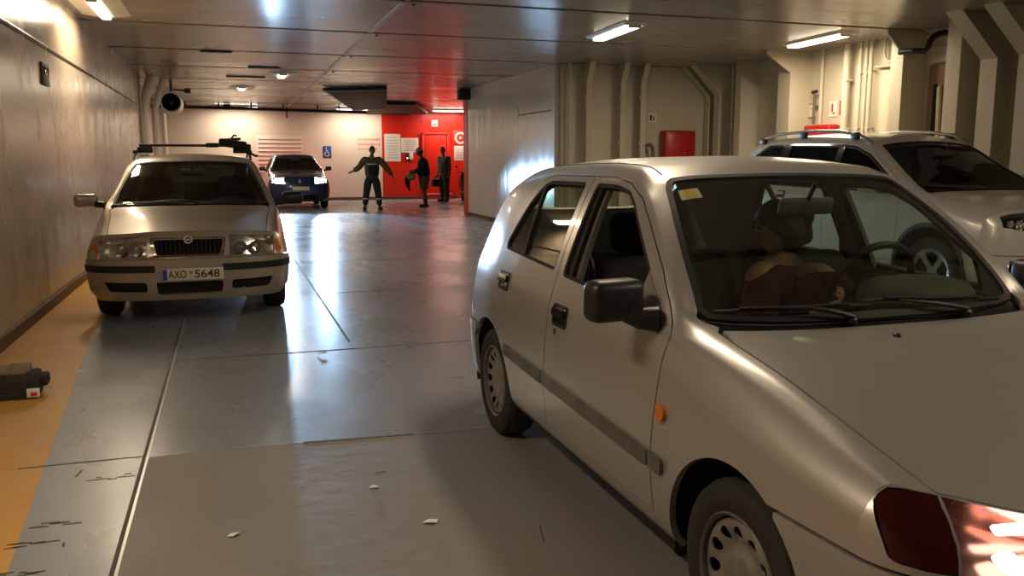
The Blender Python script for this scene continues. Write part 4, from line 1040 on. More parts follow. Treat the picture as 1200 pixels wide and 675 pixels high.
# small dark slots on the ceiling
for x, y, w, l in ((-.1, 15.3, .5, 'dark slot in the ceiling, nearest the left wall'), (.45, 19.7, .8, 'dark slot in the ceiling behind the small lamps'), (.75, 17.6, .6, 'dark slot in the ceiling beside the nearer small lamp')):
    q = MB(); q.box((x, y, H - .012), (w, .16, .02), 'ink', None, .006); tag(q.build('ceiling_slot'), l, 'slot')
q = MB(); q.box((5.35, 7.55, H - .012), (.30, .22, .02), 'ink', None, .006); tag(q.build('ceiling_slot'), 'dark square opening in the ceiling nearest the camera', 'slot')
# jet fan and ducts in the left rear corner
r = thing('jet_fan', 'white round fan duct with a black mouth under the ceiling at left rear', 'fan', (-1.17, 21.6, 2.72))
q = MB(); q.lathe([(.20, -.40), (.225, -.42), (.235, -.38), (.235, .5), (.20, .5)], 'lampwhite', 28); q.build('casing', r)
q = MB(); q.lathe([(.0, -.15), (.198, -.15), (.20, -.39)], 'dark_cavity', 28); q.lathe([(0, -.26), (.05, -.25), (.06, -.18)], 'ink', 14); q.build('mouth', r)
q = MB(); q.box((0, 0, .36), (.06, .06, .28), 'trim_grey'); q.tube([(.05, -.1, .30), (.32, -.1, .28)], .02, 'ink', 8); q.box((.36, -.1, .28), (.14, .1, .11), 'ink', None, .02); q.build('bracket', r)
for x, y, rd, l in ((-1.70, 20.3, .10, 'thick vertical duct nearest the glossy left wall'), (-1.50, 20.9, .07, 'middle vertical duct in the left rear corner'), (-1.45, 23.0, .06, 'thin vertical pipe right below the white fan duct')):
    q = MB(); top_ = [(x, y, 0), (x, y, 2.3), (x + .03, y, 2.6), (x + .12, y, 2.9), (x + .22, y, H)] if rd > .065 else [(x, y, 0), (x, y, 2.55)]
    q.tube(top_, rd, 'lampwhite', 16); tag(q.build('duct'), l, 'duct')
# back wall: grille, signs, door
r = thing('louvre_panel', 'pale louvred panel on the cream back wall behind the dark blue car', 'vent', (1.73, YB, 1.57))
q = MB(); q.box((0, -.012, 0), (1.56, .024, 1.34), 'wall_back', None, .006); q.build('frame', r)
q = MB()
for k in range(9): q.box((0, -.035, -.56 + k * .14), (1.44, .03, .05), 'sign_white', Matrix.Rotation(R(30), 3, 'X'), .004, 1)
q.build('louvres', r)
q = MB(); q.box((3.34, YB - .012, 1.70), (.29, .016, .40), 'sign_blue', None, .01); o = tag(q.build('disabled_parking_sign'), 'blue sign with a white wheelchair symbol on the back wall', 'sign')
yy = YB - .024
q = MB(); q.lathe([(.062, -.002), (.085, -.002), (.085, .002), (.062, .002)], 'sign_white', 20, Matrix.Translation((3.33, yy, 1.62)), True)
q.ell((3.31, yy, 1.83), (.024, .003, .024), 'sign_white', 10); q.tube([(3.31, yy, 1.80), (3.315, yy, 1.69), (3.38, yy, 1.69), (3.41, yy, 1.59), (3.44, yy, 1.58)], .014, 'sign_white', 6); q.tube([(3.312, yy, 1.75), (3.375, yy, 1.745)], .011, 'sign_white', 6); q.build('wheelchair_symbol', o)
r = thing('wall_lettering', 'faint lines of red lettering painted on the cream back wall', 'lettering', (4.82, YB - .004, 1.97))
rnd = random.Random(5)
for k in range(3):      # too faint to read in the photograph: short painted strokes
    q = MB(); x = -.40
    while x < .40 - .06 * k:
        w_ = rnd.uniform(.03, .06); q.box((x + w_ / 2, 0, .17 - k * .17), (w_, .002, rnd.uniform(.05, .085)), 'faded_red'); x += w_ + rnd.uniform(.012, .03)
    q.build('text_line', r)
for (x0, x1, z0, z1, l) in ((5.37, 5.96, 1.36, 2.34, 'tall white notice sheet at the left of the red wall'), (5.98, 6.62, 1.68, 2.20, 'wide white notice sheet beside the red door')):
    q = MB(); q.box(((x0 + x1) / 2, YB - .006, (z0 + z1) / 2), (x1 - x0, .012, z1 - z0), 'sign_white', None, .004, 1); o = tag(q.build('notice'), l, 'notice')
    q = MB()
    for k in range(8): q.box(((x0 + x1) / 2, YB - .0135, z1 - (z1 - z0) * (k + 1.2) / 9.5), ((x1 - x0) * (.5 + .3 * ((k * 37) % 5) / 5), .003, .012), 'trim_grey')
    q.build('printed_lines', o)
r = thing('wall_switch', 'grey double switch on the red wall below the white notices', 'switch', (6.25, YB, 1.54))
q = MB(); q.box((-.06, -.03, 0), (.11, .06, .24), 'ink', None, .01); q.build('switch', r); q = MB(); q.box((.09, -.03, .01), (.13, .06, .25), 'sign_white', None, .01); q.build('cover', r); q = MB(); q.ell((-.06, -.065, -.06), (.02, .01, .02), 'tube_cool', 8); q.build('pilot_light', r)
q = MB(); q.box((7.24, YB - .04, 1.22), (.84, .05, 2.2), 'wall_red', None, .01); o = struct(q.build('door_1'), 'red steel door in the red wall')
q = MB()
for x in (6.77, 7.71): q.box((x, YB - .05, 1.2), (.07, .1, 2.4), 'sign_red', None, .01)
q.box((7.24, YB - .05, 2.37), (1.01, .1, .07), 'sign_red', None, .01); q.box((7.24, YB - .2, .10), (1.05, .4, .2), 'wall_red', None, .01); q.box((7.24, YB - .41, .19), (1.0, .03, .03), 'sign_white'); q.build('door_frame', o)
q = MB(); q.tube([(7.55, YB - .07, 1.1), (7.55, YB - .13, 1.1), (7.43, YB - .13, 1.1)], .014, 'chrome', 8); q.build('door_handle', o)
q = MB(); q.box((7.23, YB - .01, 2.74), (.24, .02, .24), 'sign_white', None, .01); o = tag(q.build('door_sign'), 'small square white sign above the red door', 'sign')
q = MB(); q.box((7.23, YB - .022, 2.70), (.12, .004, .05), 'trim_grey'); q.build('pictogram', o)
q = MB(); q.box((8.2, YB - .008, 2.22), (.56, .016, .56), 'sign_red', None, .01); o = tag(q.build('prohibition_sign'), 'red square sign with a white ring right of the red door', 'sign')
q = MB(); q.lathe([(.15, -.004), (.22, -.004), (.22, .004), (.15, .004)], 'sign_white', 28, Matrix.Translation((8.2, YB - .02, 2.22)), True); q.build('ring', o); q = MB(); q.box((8.2, YB - .02, 2.22), (.09, .008, .09), 'sign_white', Matrix.Rotation(R(30), 3, 'Y'), .01); q.build('symbol', o)
q = MB(); q.box((8.18, YB - .008, 1.66), (.46, .016, .54), 'sign_white', None, .004); o = tag(q.build('notice'), 'white notice sheet below the round prohibition sign', 'notice')
q = MB()
for k in range(6): q.box((8.18, YB - .018, 1.84 - k * .07), (.30, .003, .012), 'trim_grey')
q.build('printed_lines', o)

# wheel stop by the left wall and litter
r = thing('wheel_stop', 'worn black and brown wheel stop block lying on the yellow walkway', 'wheel stop', (-1.42, 5.80, 0), R(2))
q = MB(); q.box((-.02, -.06, .075), (.56, .20, .15), 'black_rough', None, .018, 2); q.build('rubber_block', r)
q = MB(); q.box((-.05, -.02, .155), (.50, .20, .035), 'wood', None, .010, 2); q.box((.15, -.02, .165), (.12, .19, .035), 'wood', Matrix.Rotation(R(6), 3, 'Z'), .012); q.build('wooden_top', r)
q = MB(); q.box((.27, .0, .085), (.06, .12, .07), 'black_rough', None, .014); q.build('end_lug', r)
q = MB(); q.box((.235, -.165, .04), (.07, .02, .055), 'sign_white', None, .006); q.box((.24, -.178, .035), (.035, .006, .022), 'sign_red', None, .004); o = q.build('tag', r); o['label'] = 'pale tag with a red mark'
rnd = random.Random(11)
for x, y, s_, l in ((.70, 3.157, .035, 'largest white paper scrap on the dull deck plate, right of the middle'), (.55, 3.591, .030, 'white paper scrap on the dull deck plate just before the shiny plate'), (-.042, 3.279, .028, 'white paper scrap on the dull deck plate, leftmost one'), (1.257, 6.326, .04, 'dark leaf scrap on the shiny deck behind the silver hatchback'), (.60, 6.34, .05, 'pale crumpled scrap on the shiny deck in the lane middle')):
    q = MB(); n = 7
    vs = [(0, 0, .012)] + [(s_ * rnd.uniform(.6, 1.1) * math.cos(6.283 * k / n), s_ * .6 * rnd.uniform(.5, 1.1) * math.sin(6.283 * k / n), rnd.uniform(.002, .012)) for k in range(n)]
    vs += [(a, b_, c_ - .002) for a, b_, c_ in vs]
    fs_ = [(0, 1 + k, 1 + (k + 1) % n) for k in range(n)] + [(n + 1, n + 2 + (k + 1) % n, n + 2 + k) for k in range(n)] + [(1 + (k + 1) % n, 1 + k, n + 2 + k, n + 2 + (k + 1) % n) for k in range(n)]
    q.add(vs, fs_, 'scuff' if 'dark' in l else 'sign_white'); tag(q.build('litter', None, (x, y, .002)), l, 'scrap')
# ------------------------------------------------------------------ champagne estate car with a roof bar
estate = thing('estate_car', 'champagne estate car with a roof bar and number plate AXO 5648 by the left wall', 'car', (-.36, 8.70, 0), R(-90))
LN = [
    [(-3.7, .74, .22), (-3.2, .77, .215), (.4, .77, .215), (.9, .72, .22)],
    [(-3.7, .80, .32), (-3.2, .84, .32), (.4, .84, .32), (.9, .80, .32)],
    [(-3.7, .80, .56), (-3.2, .862, .56), (.2, .866, .55), (.45, .855, .54), (.9, .82, .53)],
    [(-3.7, .78, .80), (-3.2, .845, .80), (-.4, .858, .79), (0, .85, .74), (.45, .835, .67), (.9, .80, .62)],
    [(-3.7, .70, .95), (-3.2, .79, .975), (-.5, .815, .945), (-.3, .80, .925), (0, .775, .87), (.45, .755, .80), (.9, .73, .73)],
    [(-3.7, .58, .97), (-3.5, .60, 1.20), (-3.3, .615, 1.33), (-3.0, .625, 1.395), (-2., .632, 1.415), (-1.35, .628, 1.405), (-1.15, .640, 1.37), (-.95, .685, 1.255), (-.7, .745, 1.10), (-.48, .79, .985), (-.38, .79, .95), (0, .72, .895), (.45, .68, .825), (.9, .64, .755)],
    [(-3.7, .52, .98), (-3.5, .53, 1.22), (-3.3, .545, 1.36), (-3.0, .555, 1.435), (-2., .56, 1.455), (-1.35, .558, 1.445), (-1.2, .565, 1.42), (-1.12, .585, 1.375), (-.95, .635, 1.275), (-.7, .70, 1.12), (-.46, .745, .985), (-.36, .60, .965), (0, .55, .915), (.45, .50, .845), (.9, .45, .775)],
    [(-3.7, .28, .985), (-3.5, .28, 1.23), (-3.3, .28, 1.38), (-3.0, .28, 1.465), (-2., .28, 1.49), (-1.4, .28, 1.48), (-1.2, .28, 1.445), (-1.12, .29, 1.405), (-.95, .32, 1.305), (-.7, .35, 1.145), (-.44, .37, .99), (-.34, .33, .968), (0, .31, .925), (.45, .29, .862), (.9, .27, .788)],
    [(-3.7, 0, .985), (-3.5, 0, 1.235), (-3.3, 0, 1.385), (-3.0, 0, 1.473), (-2., 0, 1.50), (-1.4, 0, 1.49), (-1.2, 0, 1.452), (-1.10, 0, 1.405), (-.95, 0, 1.315), (-.7, 0, 1.155), (-.42, 0, .99), (-.33, 0, .968), (0, 0, .922), (.45, 0, .862), (.9, 0, .79)],
]
ce = Car(LN, (.42, 2.9, [(.15, .76), (.25, .82), (.40, .86), (.54, .875), (.585, .87), (.60, .835), (.70, .815), (.80, .77), (.9, .7)]), (-3.25, 3., [(.15, -3.55), (.3, -3.63), (.54, -3.65), (.75, -3.62), (1., -3.6)]))
fdr = dict(name='front_door', belt=.95, poly=[(-.44, .925), (-.44, .74), (-.47, .5), (-.47, .33), (-1.50, .33), (-1.50, .97), (-1.47, 1.40), (-1.2, 1.375), (-.98, 1.255), (-.72, 1.09), (-.50, .965)],
    windows=[dict(poly=rounded([(-1.46, .975), (-1.44, 1.37), (-1.25, 1.36), (-1.05, 1.26), (-.70, 1.04), (-.68, .955)], .02, 2), glass='glass_mid')], handle=(-1.33, .84), moulding=(-.48, -1.49, .545, .545, .06))
rdr = dict(name='rear_door', belt=.97, poly=[(-1.506, .33), (-1.98, .33), (-2.08, .5), (-2.2, .72), (-2.34, .80), (-2.42, .97), (-2.38, 1.39), (-1.478, 1.40), (-1.506, .97)],
    windows=[dict(poly=rounded([(-1.55, .98), (-1.53, 1.37), (-2.32, 1.37), (-2.36, .99)], .02, 2), glass='glass_mid')], handle=(-2.2, .86), moulding=(-1.51, -2.02, .545, .545, .06))
wse = [(-.425, 0), (-.43, .3), (-.445, .55), (-.465, .70), (-.485, .735), (-.7, .695), (-.95, .63), (-1.11, .58), (-1.14, .555), (-1.145, .40), (-1.135, .2), (-1.13, 0)]
HL = lambda sg: [(sg * y, z) for y, z in topped(ce, 1, [.335, .45, .56, .66, .72], lambda y: .60, .03)]
lowS = lambda sg: rounded([(sg * y, z) for y, z in [(.345, .295), (.66, .305), (.70, .395), (.345, .385)]], .025, 2)
grl = rounded([(-.26, .615), (.26, .615), (.285, .745), (-.285, .745)], .02, 2)
plz = rounded([(-.262, .27), (.262, .27), (.275, .385), (-.275, .385)], .02, 2)
S2 = dict(zb=.24, zbump_f=.585, zbump_r=.57, bump_lo=.225, arch=.365, arch_z=.315, wb=2.512, wr=.317, w=.866, tyre_w=.195, rim=.205, wheel='alloy', ws=wse, hood_cut=[(.7, .66), (.45, .675), (0, .705), (-.25, .735), (-.36, .74), (-.385, .735)],
    hood_rear=[(-.385, 0), (-.387, .3), (-.388, .55), (-.392, .70)], roof_rear=-3.25, rear_window=[(-3.6, 0), (-3.6, .40), (-3.57, .45), (-3.37, .44), (-3.32, .40), (-3.31, 0)], doors=[fdr, rdr],
    side_windows=[rounded([(-2.46, 1.0), (-2.44, 1.375), (-2.95, 1.36), (-3.15, 1.25), (-3.2, 1.01)], .03, 2)], side_glass='glass_dark', ws_glass='glass_mid',
    front_holes=[HL(-1), HL(1), grl], rear_holes=[], bumper_holes=[lowS(-1), lowS(1), plz], seat_x=-1.35, rear_seat_x=-2.3, seat_z=.33, rear_hr=True,
    dash=[(-.46, .93), (-.66, .95), (-.80, .92), (-.86, .8), (-.8, .5), (-.75, .36)], binnacle=(-.7, .99), steer=(-.98, .38, .97), mirror=(-.92, 1.30), lining=(-3.1, -1.2))
build_car(estate, ce, S2, 'gold', .05)
fe = ce.mpe(1)
for sg in (-1, 1):
    lamp(ce, estate, 1, HL(sg), 'headlight', [(sg * .44, .67, .055), (sg * .58, .67, .06)], .07, None, 'bright')
    b = MB(); b.panel([ce.face(1, [(sg * .735, .605), (sg * .79, .615), (sg * .79, .70), (sg * .735, .715)], .03)], fe, (4., .03), 'amber', .002, .012); b.build('turn_signal', estate)
    fd = fdr['obj'][sg]
    b = MB(); b.box((-.66, sg * .99, 1.03), (.10, .22, .13), 'black' if sg > 0 else 'gold', Matrix.Rotation(R(sg * -10), 3, 'Z'), .04, 4); b.tube([(-.62, sg * .82, .985), (-.64, sg * .90, .995)], .035, 'black', 10); b.build('door_mirror', fd)
    b = MB(); b.tube([(-3.1, sg * .60, 1.435), (-3.05, sg * .60, 1.48), (-2.9, sg * .60, 1.495), (-1.6, sg * .60, 1.49), (-1.45, sg * .60, 1.475), (-1.38, sg * .60, 1.43)], .014, 'black', 8); b.build('roof_rail', estate)
    b = MB(); b.panel([ce.face(1, lowS(sg), .05)], fe, (5., .04), 'dark_cavity', -.03, .01); b.build('lower_intake', estate)
    b = MB(); b.panel([ce.face(1, [(sg * y, z) for y, z in [(.275, .475), (.855, .478), (.855, .535), (.275, .533)]], .05)], fe, (5., .03), 'black', .016, .016)
    b.panel([ce.side([(.44, .478), (.365, .478), (.355, .535), (.44, .535)], sg, .03)], ce.mp, (.04, .15), 'black', .016, .016); b.build('bumper_strip', estate)
b = MB(); b.panel([ce.face(1, plz, .05)], fe, (5., .04), 'dark_cavity', -.03, .01); b.build('centre_intake', estate)
b = MB(); b.panel([ce.face(1, grl, .05)], fe, (5., .03), 'dark_cavity', -.04, .01)
for k in range(15): y = -.252 + k * .036; b.box((.80 , y, .68), (.03, .007, .125), 'black')
g = b.build('grille', estate)
b = MB(); o_ = rounded([(-.285, .592), (.285, .592), (.312, .760), (-.312, .760)], .03, 3)
b.panel([ce.face(1, o_, .05), ce.face(1, inset(grl, -.004), .05)], fe, (5., .03), 'chrome', .010, .02); b.build('grille_surround', g)
# small round winged-arrow style emblem
p, n = fe(0, .752); b = MB(); rt = Vector((0, 1, 0)).rotation_difference(Vector((1, 0, .25)).normalized()).to_matrix().to_4x4()
T = Matrix.Translation((p.x + .005, 0, .742)) @ rt
b.lathe([(.026, .0), (.036, .0), (.036, .010), (.026, .010)], 'chrome', 24, T, True); b.lathe([(0, .003), (.027, .003)], 'trim_grey', 20, T); e_ = b.build('emblem', estate)
b = MB(); b.prism([(-.018, -.003), (.012, -.006), (.016, .0), (.012, .006), (-.018, .004)], .004, .008, 'chrome', 'y', T); b.build('emblem_arrow', e_)
pl = plate_on(ce, 1, estate, .03, .452, .50, .105, None, 'number_plate', .022)
x_ = fe(ce.th(1, .03, .452), .452)[0].x + .022 + .0068
letters('AXO', pl, (x_, -.097, .45), .068, 'ink', R(90), 'plate_characters', .145, .0006, R(90), .0012)
letters('5648', pl, (x_, .145, .45), .068, 'ink', R(90), 'plate_characters', .205, .0006, R(90), .0012)
b = MB()
b.box((x_, .01, .472), (.002, .026, .012), 'eu_blue'); b.box((x_, .01, .458), (.002, .020, .006), 'ink'); b.build('plate_seal', pl)
wiper(estate, ce, (-.43, .05), ((-.47, -.66), (-.45, -.06)), (-.46, -.36)); wiper(estate, ce, (-.43, .62), ((-.44, .0), (-.46, .60)), (-.45, .25))
# roof bar with a carrier on the car's left rail
rk = thing('roof_bar', 'black roof bar with a bundled carrier on the champagne estate car', 'roof rack', (-.36, 10.3, 1.49))
q = MB(); q.box((0, 0, .095), (1.12, .035, .028), 'black', None, .008); q.build('bar', rk)
for s_ in (-1, 1):
    q = MB(); q.box((s_ * .50, 0, .045), (.16, .07, .07), 'black', None, .015); q.box((s_ * .60, 0, .02), (.05, .06, .05), 'black', None, .012); q.build('foot', rk)
q = MB(); q.box((.20, 0, .10), (.14, .06, .05), 'ink', None, .012); q.box((.42, .02, .115), (.30, .30, .085), 'black_rough', Matrix.Rotation(R(7), 3, 'Y'), .02, 2); q.box((.40, .0, .165), (.22, .10, .03), 'ink', Matrix.Rotation(R(-4), 3, 'Y'), .01)
q.box((.585, 0, .06), (.06, .10, .11), 'ink', None, .015); q.tube([(.40, 0, .17), (.44, 0, .215), (.47, 0, .20)], .010, 'ink', 6); q.tube([(.60, 0, .02), (.66, 0, -.02), (.69, 0, -.015)], .014, 'ink', 6); q.build('carrier', rk)

# ------------------------------------------------------------------ white estate / off-roader on the right
suv = thing('off_road_car', 'white off-road car with roof rails and dark glass behind the silver hatchback', 'car', (7.2, 6.44, 0), R(-90))
LN = [
    [(-3.8, .80, .30), (-3.2, .84, .30), (.4, .84, .30), (1., .78, .30)],
    [(-3.8, .86, .42), (-3.2, .91, .42), (.4, .91, .42), (1., .85, .42)],
    [(-3.8, .86, .70), (-3.2, .92, .70), (.4, .92, .68), (1., .86, .66)],
    [(-3.8, .84, .98), (-3.2, .905, .98), (-.3, .91, .98), (.3, .90, .92), (1., .85, .84)],
    [(-3.8, .78, 1.10), (-3.2, .86, 1.13), (-.5, .875, 1.10), (0, .85, 1.05), (.4, .83, .99), (1., .78, .90)],
    [(-3.8, .62, 1.14), (-3.6, .64, 1.40), (-3.4, .66, 1.54), (-3.1, .67, 1.61), (-2.2, .68, 1.655), (-1.4, .67, 1.625), (-1.05, .69, 1.535), (-.8, .73, 1.395), (-.5, .79, 1.235), (-.2, .83, 1.115), (-.1, .81, 1.09), (.4, .74, 1.03), (1., .68, .93)],
    [(-3.8, .54, 1.15), (-3.6, .56, 1.42), (-3.4, .58, 1.57), (-3.1, .59, 1.655), (-2.2, .60, 1.70), (-1.4, .59, 1.67), (-1.05, .61, 1.575), (-.8, .66, 1.43), (-.5, .73, 1.26), (-.2, .78, 1.125), (-.1, .66, 1.11), (.4, .56, 1.055), (1., .50, .95)],
    [(-3.8, .3, 1.15), (-3.6, .3, 1.43), (-3.4, .3, 1.585), (-3.1, .3, 1.68), (-2.2, .3, 1.735), (-1.4, .3, 1.70), (-1.05, .31, 1.61), (-.8, .34, 1.465), (-.5, .37, 1.285), (-.2, .40, 1.135), (-.1, .36, 1.118), (.4, .31, 1.075), (1., .28, .965)],
    [(-3.8, 0, 1.15), (-3.6, 0, 1.435), (-3.4, 0, 1.59), (-3.1, 0, 1.688), (-2.2, 0, 1.745), (-1.4, 0, 1.71), (-1.02, 0, 1.615), (-.8, 0, 1.48), (-.5, 0, 1.30), (-.18, 0, 1.14), (-.1, 0, 1.12), (.4, 0, 1.08), (1., 0, .97)],
]
cs = Car(LN, (.45, 2.8, [(.25, .80), (.4, .87), (.6, .90), (.8, .89), (.95, .83), (1.05, .7)]), (-3.2, 3., [(.25, -3.55), (.5, -3.66), (.8, -3.66), (1.15, -3.6)]))
sf = dict(name='front_door', belt=1.11, poly=[(-.42, 1.09), (-.42, .8), (-.46, .43), (-1.55, .43), (-1.55, 1.12), (-1.53, 1.60), (-1.3, 1.585), (-1.05, 1.505), (-.78, 1.355), (-.5, 1.20)],
    windows=[dict(poly=rounded([(-1.51, 1.12), (-1.49, 1.575), (-1.32, 1.56), (-1.07, 1.475), (-.66, 1.235), (-.62, 1.115)], .02, 2), glass='glass_dark')], handle=(-1.38, 1.0), grip_mat='white_paint')
sr = dict(name='rear_door', belt=1.12, poly=[(-1.556, .43), (-2.12, .43), (-2.22, .65), (-2.36, .86), (-2.5, .95), (-2.56, 1.13), (-2.5, 1.62), (-1.536, 1.61), (-1.556, 1.12)],
    windows=[dict(poly=rounded([(-1.59, 1.125), (-1.57, 1.58), (-2.44, 1.60), (-2.48, 1.14)], .02, 2), glass='glass_dark')], handle=(-2.35, 1.02), grip_mat='white_paint')
wss = [(-.185, 0), (-.19, .4), (-.205, .65), (-.225, .75), (-.245, .77), (-.5, .72), (-.8, .652), (-1.03, .608), (-1.06, .58), (-1.07, .4), (-1.06, .2), (-1.055, 0)]
HS = lambda sg: [(sg * y, z) for y, z in topped(cs, 1, [.40, .52, .64, .74, .81], lambda y: .80 + max(0, y - .6) * .2, .02)]
gs = rounded([(-.34, .66), (.34, .66), (.36, .88), (-.36, .88)], .03, 2)
S3 = dict(zb=.32, zbump_f=.60, zbump_r=.66, bump_lo=.30, arch=.445, arch_z=.385, wb=2.70, wr=.355, w=.92, tyre_w=.22, rim=.235, wheel='alloy', ws=wss, hood_cut=[(.7, .70), (.4, .735), (.1, .765), (-.1, .775), (-.135, .775)],
    hood_rear=[(-.145, 0), (-.148, .4), (-.148, .65), (-.148, .75)], roof_rear=-3.3, rear_window=[(-3.7, 0), (-3.7, .42), (-3.66, .47), (-3.46, .46), (-3.40, .42), (-3.39, 0)], doors=[sf, sr],
    side_windows=[rounded([(-2.60, 1.15), (-2.58, 1.60), (-2.9, 1.585), (-3.12, 1.47), (-3.22, 1.17)], .03, 2)], side_glass='glass_dark', ws_glass='glass_dark', bumper_paint='white_paint',
    front_holes=[HS(-1), HS(1), gs], rear_holes=[], bumper_holes=[rounded([(-.6, .38), (.6, .38), (.55, .52), (-.55, .52)], .03)], seat_x=-1.3, rear_seat_x=-2.3, seat_z=.50,
    dash=[(-.25, 1.08), (-.5, 1.10), (-.7, 1.06), (-.76, .9), (-.7, .6)], binnacle=(-.55, 1.13), steer=(-.9, .38, 1.12), mirror=(-.8, 1.5), lining=(-3.1, -1.2))
build_car(suv, cs, S3, 'white_paint', .055)
fs_ = cs.mpe(1)
for sg in (-1, 1):
    lamp(cs, suv, 1, HS(sg), 'headlight', [(sg * .50, .87, .05), (sg * .60, .875, .045), (sg * .70, .88, .045), (sg * .77, .885, .035)], .06, None, None)
    b = MB(); b.tube([(-3.15, sg * .66, 1.635), (-3.05, sg * .655, 1.69), (-2.8, sg * .655, 1.735), (-2.2, sg * .655, 1.76), (-1.7, sg * .65, 1.745), (-1.35, sg * .645, 1.70), (-1.12, sg * .655, 1.60)], .019, 'alloy', 10)
    o = b.build('roof_rail', suv)
    for xx, zz in ((-3.1, 1.64), (-2.3, 1.70), (-1.4, 1.665)): b = MB(); b.box((xx, sg * .655, zz + .02), (.12, .045, .08), 'black', None, .015); b.build('rail_foot', o)
    b = MB(); b.panel([cs.side([(-.60, 1.10), (-.66, 1.245), (-1.06, 1.487), (-1.32, 1.575), (-1.52, 1.594), (-2.5, 1.613), (-2.92, 1.60), (-3.14, 1.483), (-3.25, 1.155), (-2.5, 1.12), (-1.55, 1.105)], sg)] + [cs.side(w_, sg) for w_ in (sf['windows'][0]['poly'], sr['windows'][0]['poly'], S3['side_windows'][0])], cs.mp, (.06, .2), 'gloss_black', .004, .006); b.build('window_surround', suv)
    b = MB(); b.box((-.72, sg * 1.03, 1.18), (.14, .22, .17), 'white_paint', Matrix.Rotation(R(sg * -10), 3, 'Z'), .05, 4); b.tube([(-.66, sg * .86, 1.12), (-.69, sg * .96, 1.135)], .035, 'black', 10); b.build('door_mirror', sf['obj'][sg])
    for cx in (0, -2.70):
        b = MB(); pts = [(cx + .455 * math.cos(a), .385 + .455 * math.sin(a)) for a in [R(-5 + 190 * k / 18) for k in range(19)]]; pin = [(cx + .415 * math.cos(a), .385 + .415 * math.sin(a)) for a in [R(185 - 190 * k / 18) for k in range(19)]]
        b.panel([[(x, cs.uz(x, z, sg)) for x, z in pts + pin]], cs.mp, (.06, .2), 'black', .018, .02); b.build('wheel_arch_trim', suv)
b = MB(); b.panel([cs.face(1, gs, .05)], fs_, (5., .04), 'gloss_black', -.03, .01)
for z in (.70, .75, .80, .85): b.box((.885, 0, z), (.02, .66, .012), 'chrome', None, .004, 1)
b.build('grille', suv)
b = MB(); b.panel([cs.face(1, rounded([(-.6, .38), (.6, .38), (.55, .52), (-.55, .52)], .03), .05)], fs_, (5., .04), 'dark_cavity', -.03, .01); b.build('air_intake', suv)
plate_on(cs, 1, suv, 0, .57, .52, .11)

# ------------------------------------------------------------------ dark blue car with its lamps on, at the back
blue = thing('compact_car', 'dark blue compact car with its headlamps shining, driving up from the back wall', 'car', (1.95, 26.35, 0), R(-90))
LN = [
    [(-3.3, .72, .22), (-2.8, .76, .22), (.4, .76, .22), (.9, .70, .22)],
    [(-3.3, .80, .34), (-2.8, .86, .34), (.4, .86, .34), (.9, .80, .34)],
    [(-3.3, .82, .62), (-2.8, .885, .62), (.4, .885, .60), (.9, .83, .58)],
    [(-3.3, .80, .90), (-2.8, .87, .92), (-.3, .88, .90), (.35, .865, .80), (.9, .82, .72)],
    [(-3.3, .72, 1.06), (-2.8, .81, 1.10), (-.4, .83, 1.06), (.35, .80, .92), (.9, .75, .80)],
    [(-3.3, .56, 1.10), (-3.1, .58, 1.35), (-2.8, .60, 1.50), (-2., .61, 1.545), (-1.2, .60, 1.515), (-.95, .63, 1.43), (-.6, .71, 1.26), (-.2, .79, 1.09), (0, .76, 1.04), (.35, .71, .97), (.9, .65, .85)],
    [(-3.3, .5, 1.11), (-3.1, .51, 1.37), (-2.8, .53, 1.54), (-2., .54, 1.585), (-1.2, .53, 1.555), (-.95, .57, 1.465), (-.6, .65, 1.285), (-.2, .74, 1.10), (-.1, .60, 1.08), (.35, .52, 1.0), (.9, .46, .87)],
    [(-3.3, .27, 1.11), (-3.1, .27, 1.38), (-2.8, .27, 1.56), (-2., .27, 1.61), (-1.2, .27, 1.58), (-.95, .29, 1.49), (-.6, .32, 1.31), (-.2, .36, 1.115), (-.1, .33, 1.09), (.35, .28, 1.015), (.9, .25, .88)],
    [(-3.3, 0, 1.11), (-3.1, 0, 1.385), (-2.8, 0, 1.565), (-2., 0, 1.615), (-1.2, 0, 1.588), (-.93, 0, 1.49), (-.6, 0, 1.325), (-.18, 0, 1.12), (-.1, 0, 1.095), (.35, 0, 1.02), (.9, 0, .885)],
]
cb = Car(LN, (.35, 2.7, [(.2, .72), (.35, .80), (.6, .83), (.8, .78), (.95, .68)]), (-2.8, 3., [(.2, -3.1), (.5, -3.18), (.9, -3.15), (1.1, -3.1)]))
bf = dict(name='front_door', belt=1.06, poly=[(-.42, 1.05), (-.44, .36), (-1.45, .36), (-1.45, 1.08), (-1.43, 1.50), (-1.2, 1.485), (-.95, 1.40), (-.55, 1.19)], windows=[dict(poly=rounded([(-1.41, 1.09), (-1.39, 1.47), (-1.2, 1.455), (-.97, 1.37), (-.66, 1.18), (-.64, 1.07)], .02, 2), glass='glass_mid')])
br = dict(name='rear_door', belt=1.08, poly=[(-1.456, .36), (-1.9, .36), (-2.02, .6), (-2.2, .85), (-2.3, 1.1), (-2.25, 1.52), (-1.436, 1.51), (-1.456, 1.08)], windows=[dict(poly=rounded([(-1.5, 1.09), (-1.48, 1.48), (-2.18, 1.49), (-2.22, 1.11)], .02, 2), glass='glass_mid')])
wsb = [(-.19, 0), (-.2, .4), (-.215, .66), (-.235, .725), (-.6, .64), (-.93, .565), (-.955, .53), (-.96, .3), (-.95, 0)]
HB = lambda sg: [(sg * y, z) for y, z in topped(cb, 1, [.42, .52, .62, .72, .78], lambda y: .73 + max(0, y - .5) * .1, .015)]
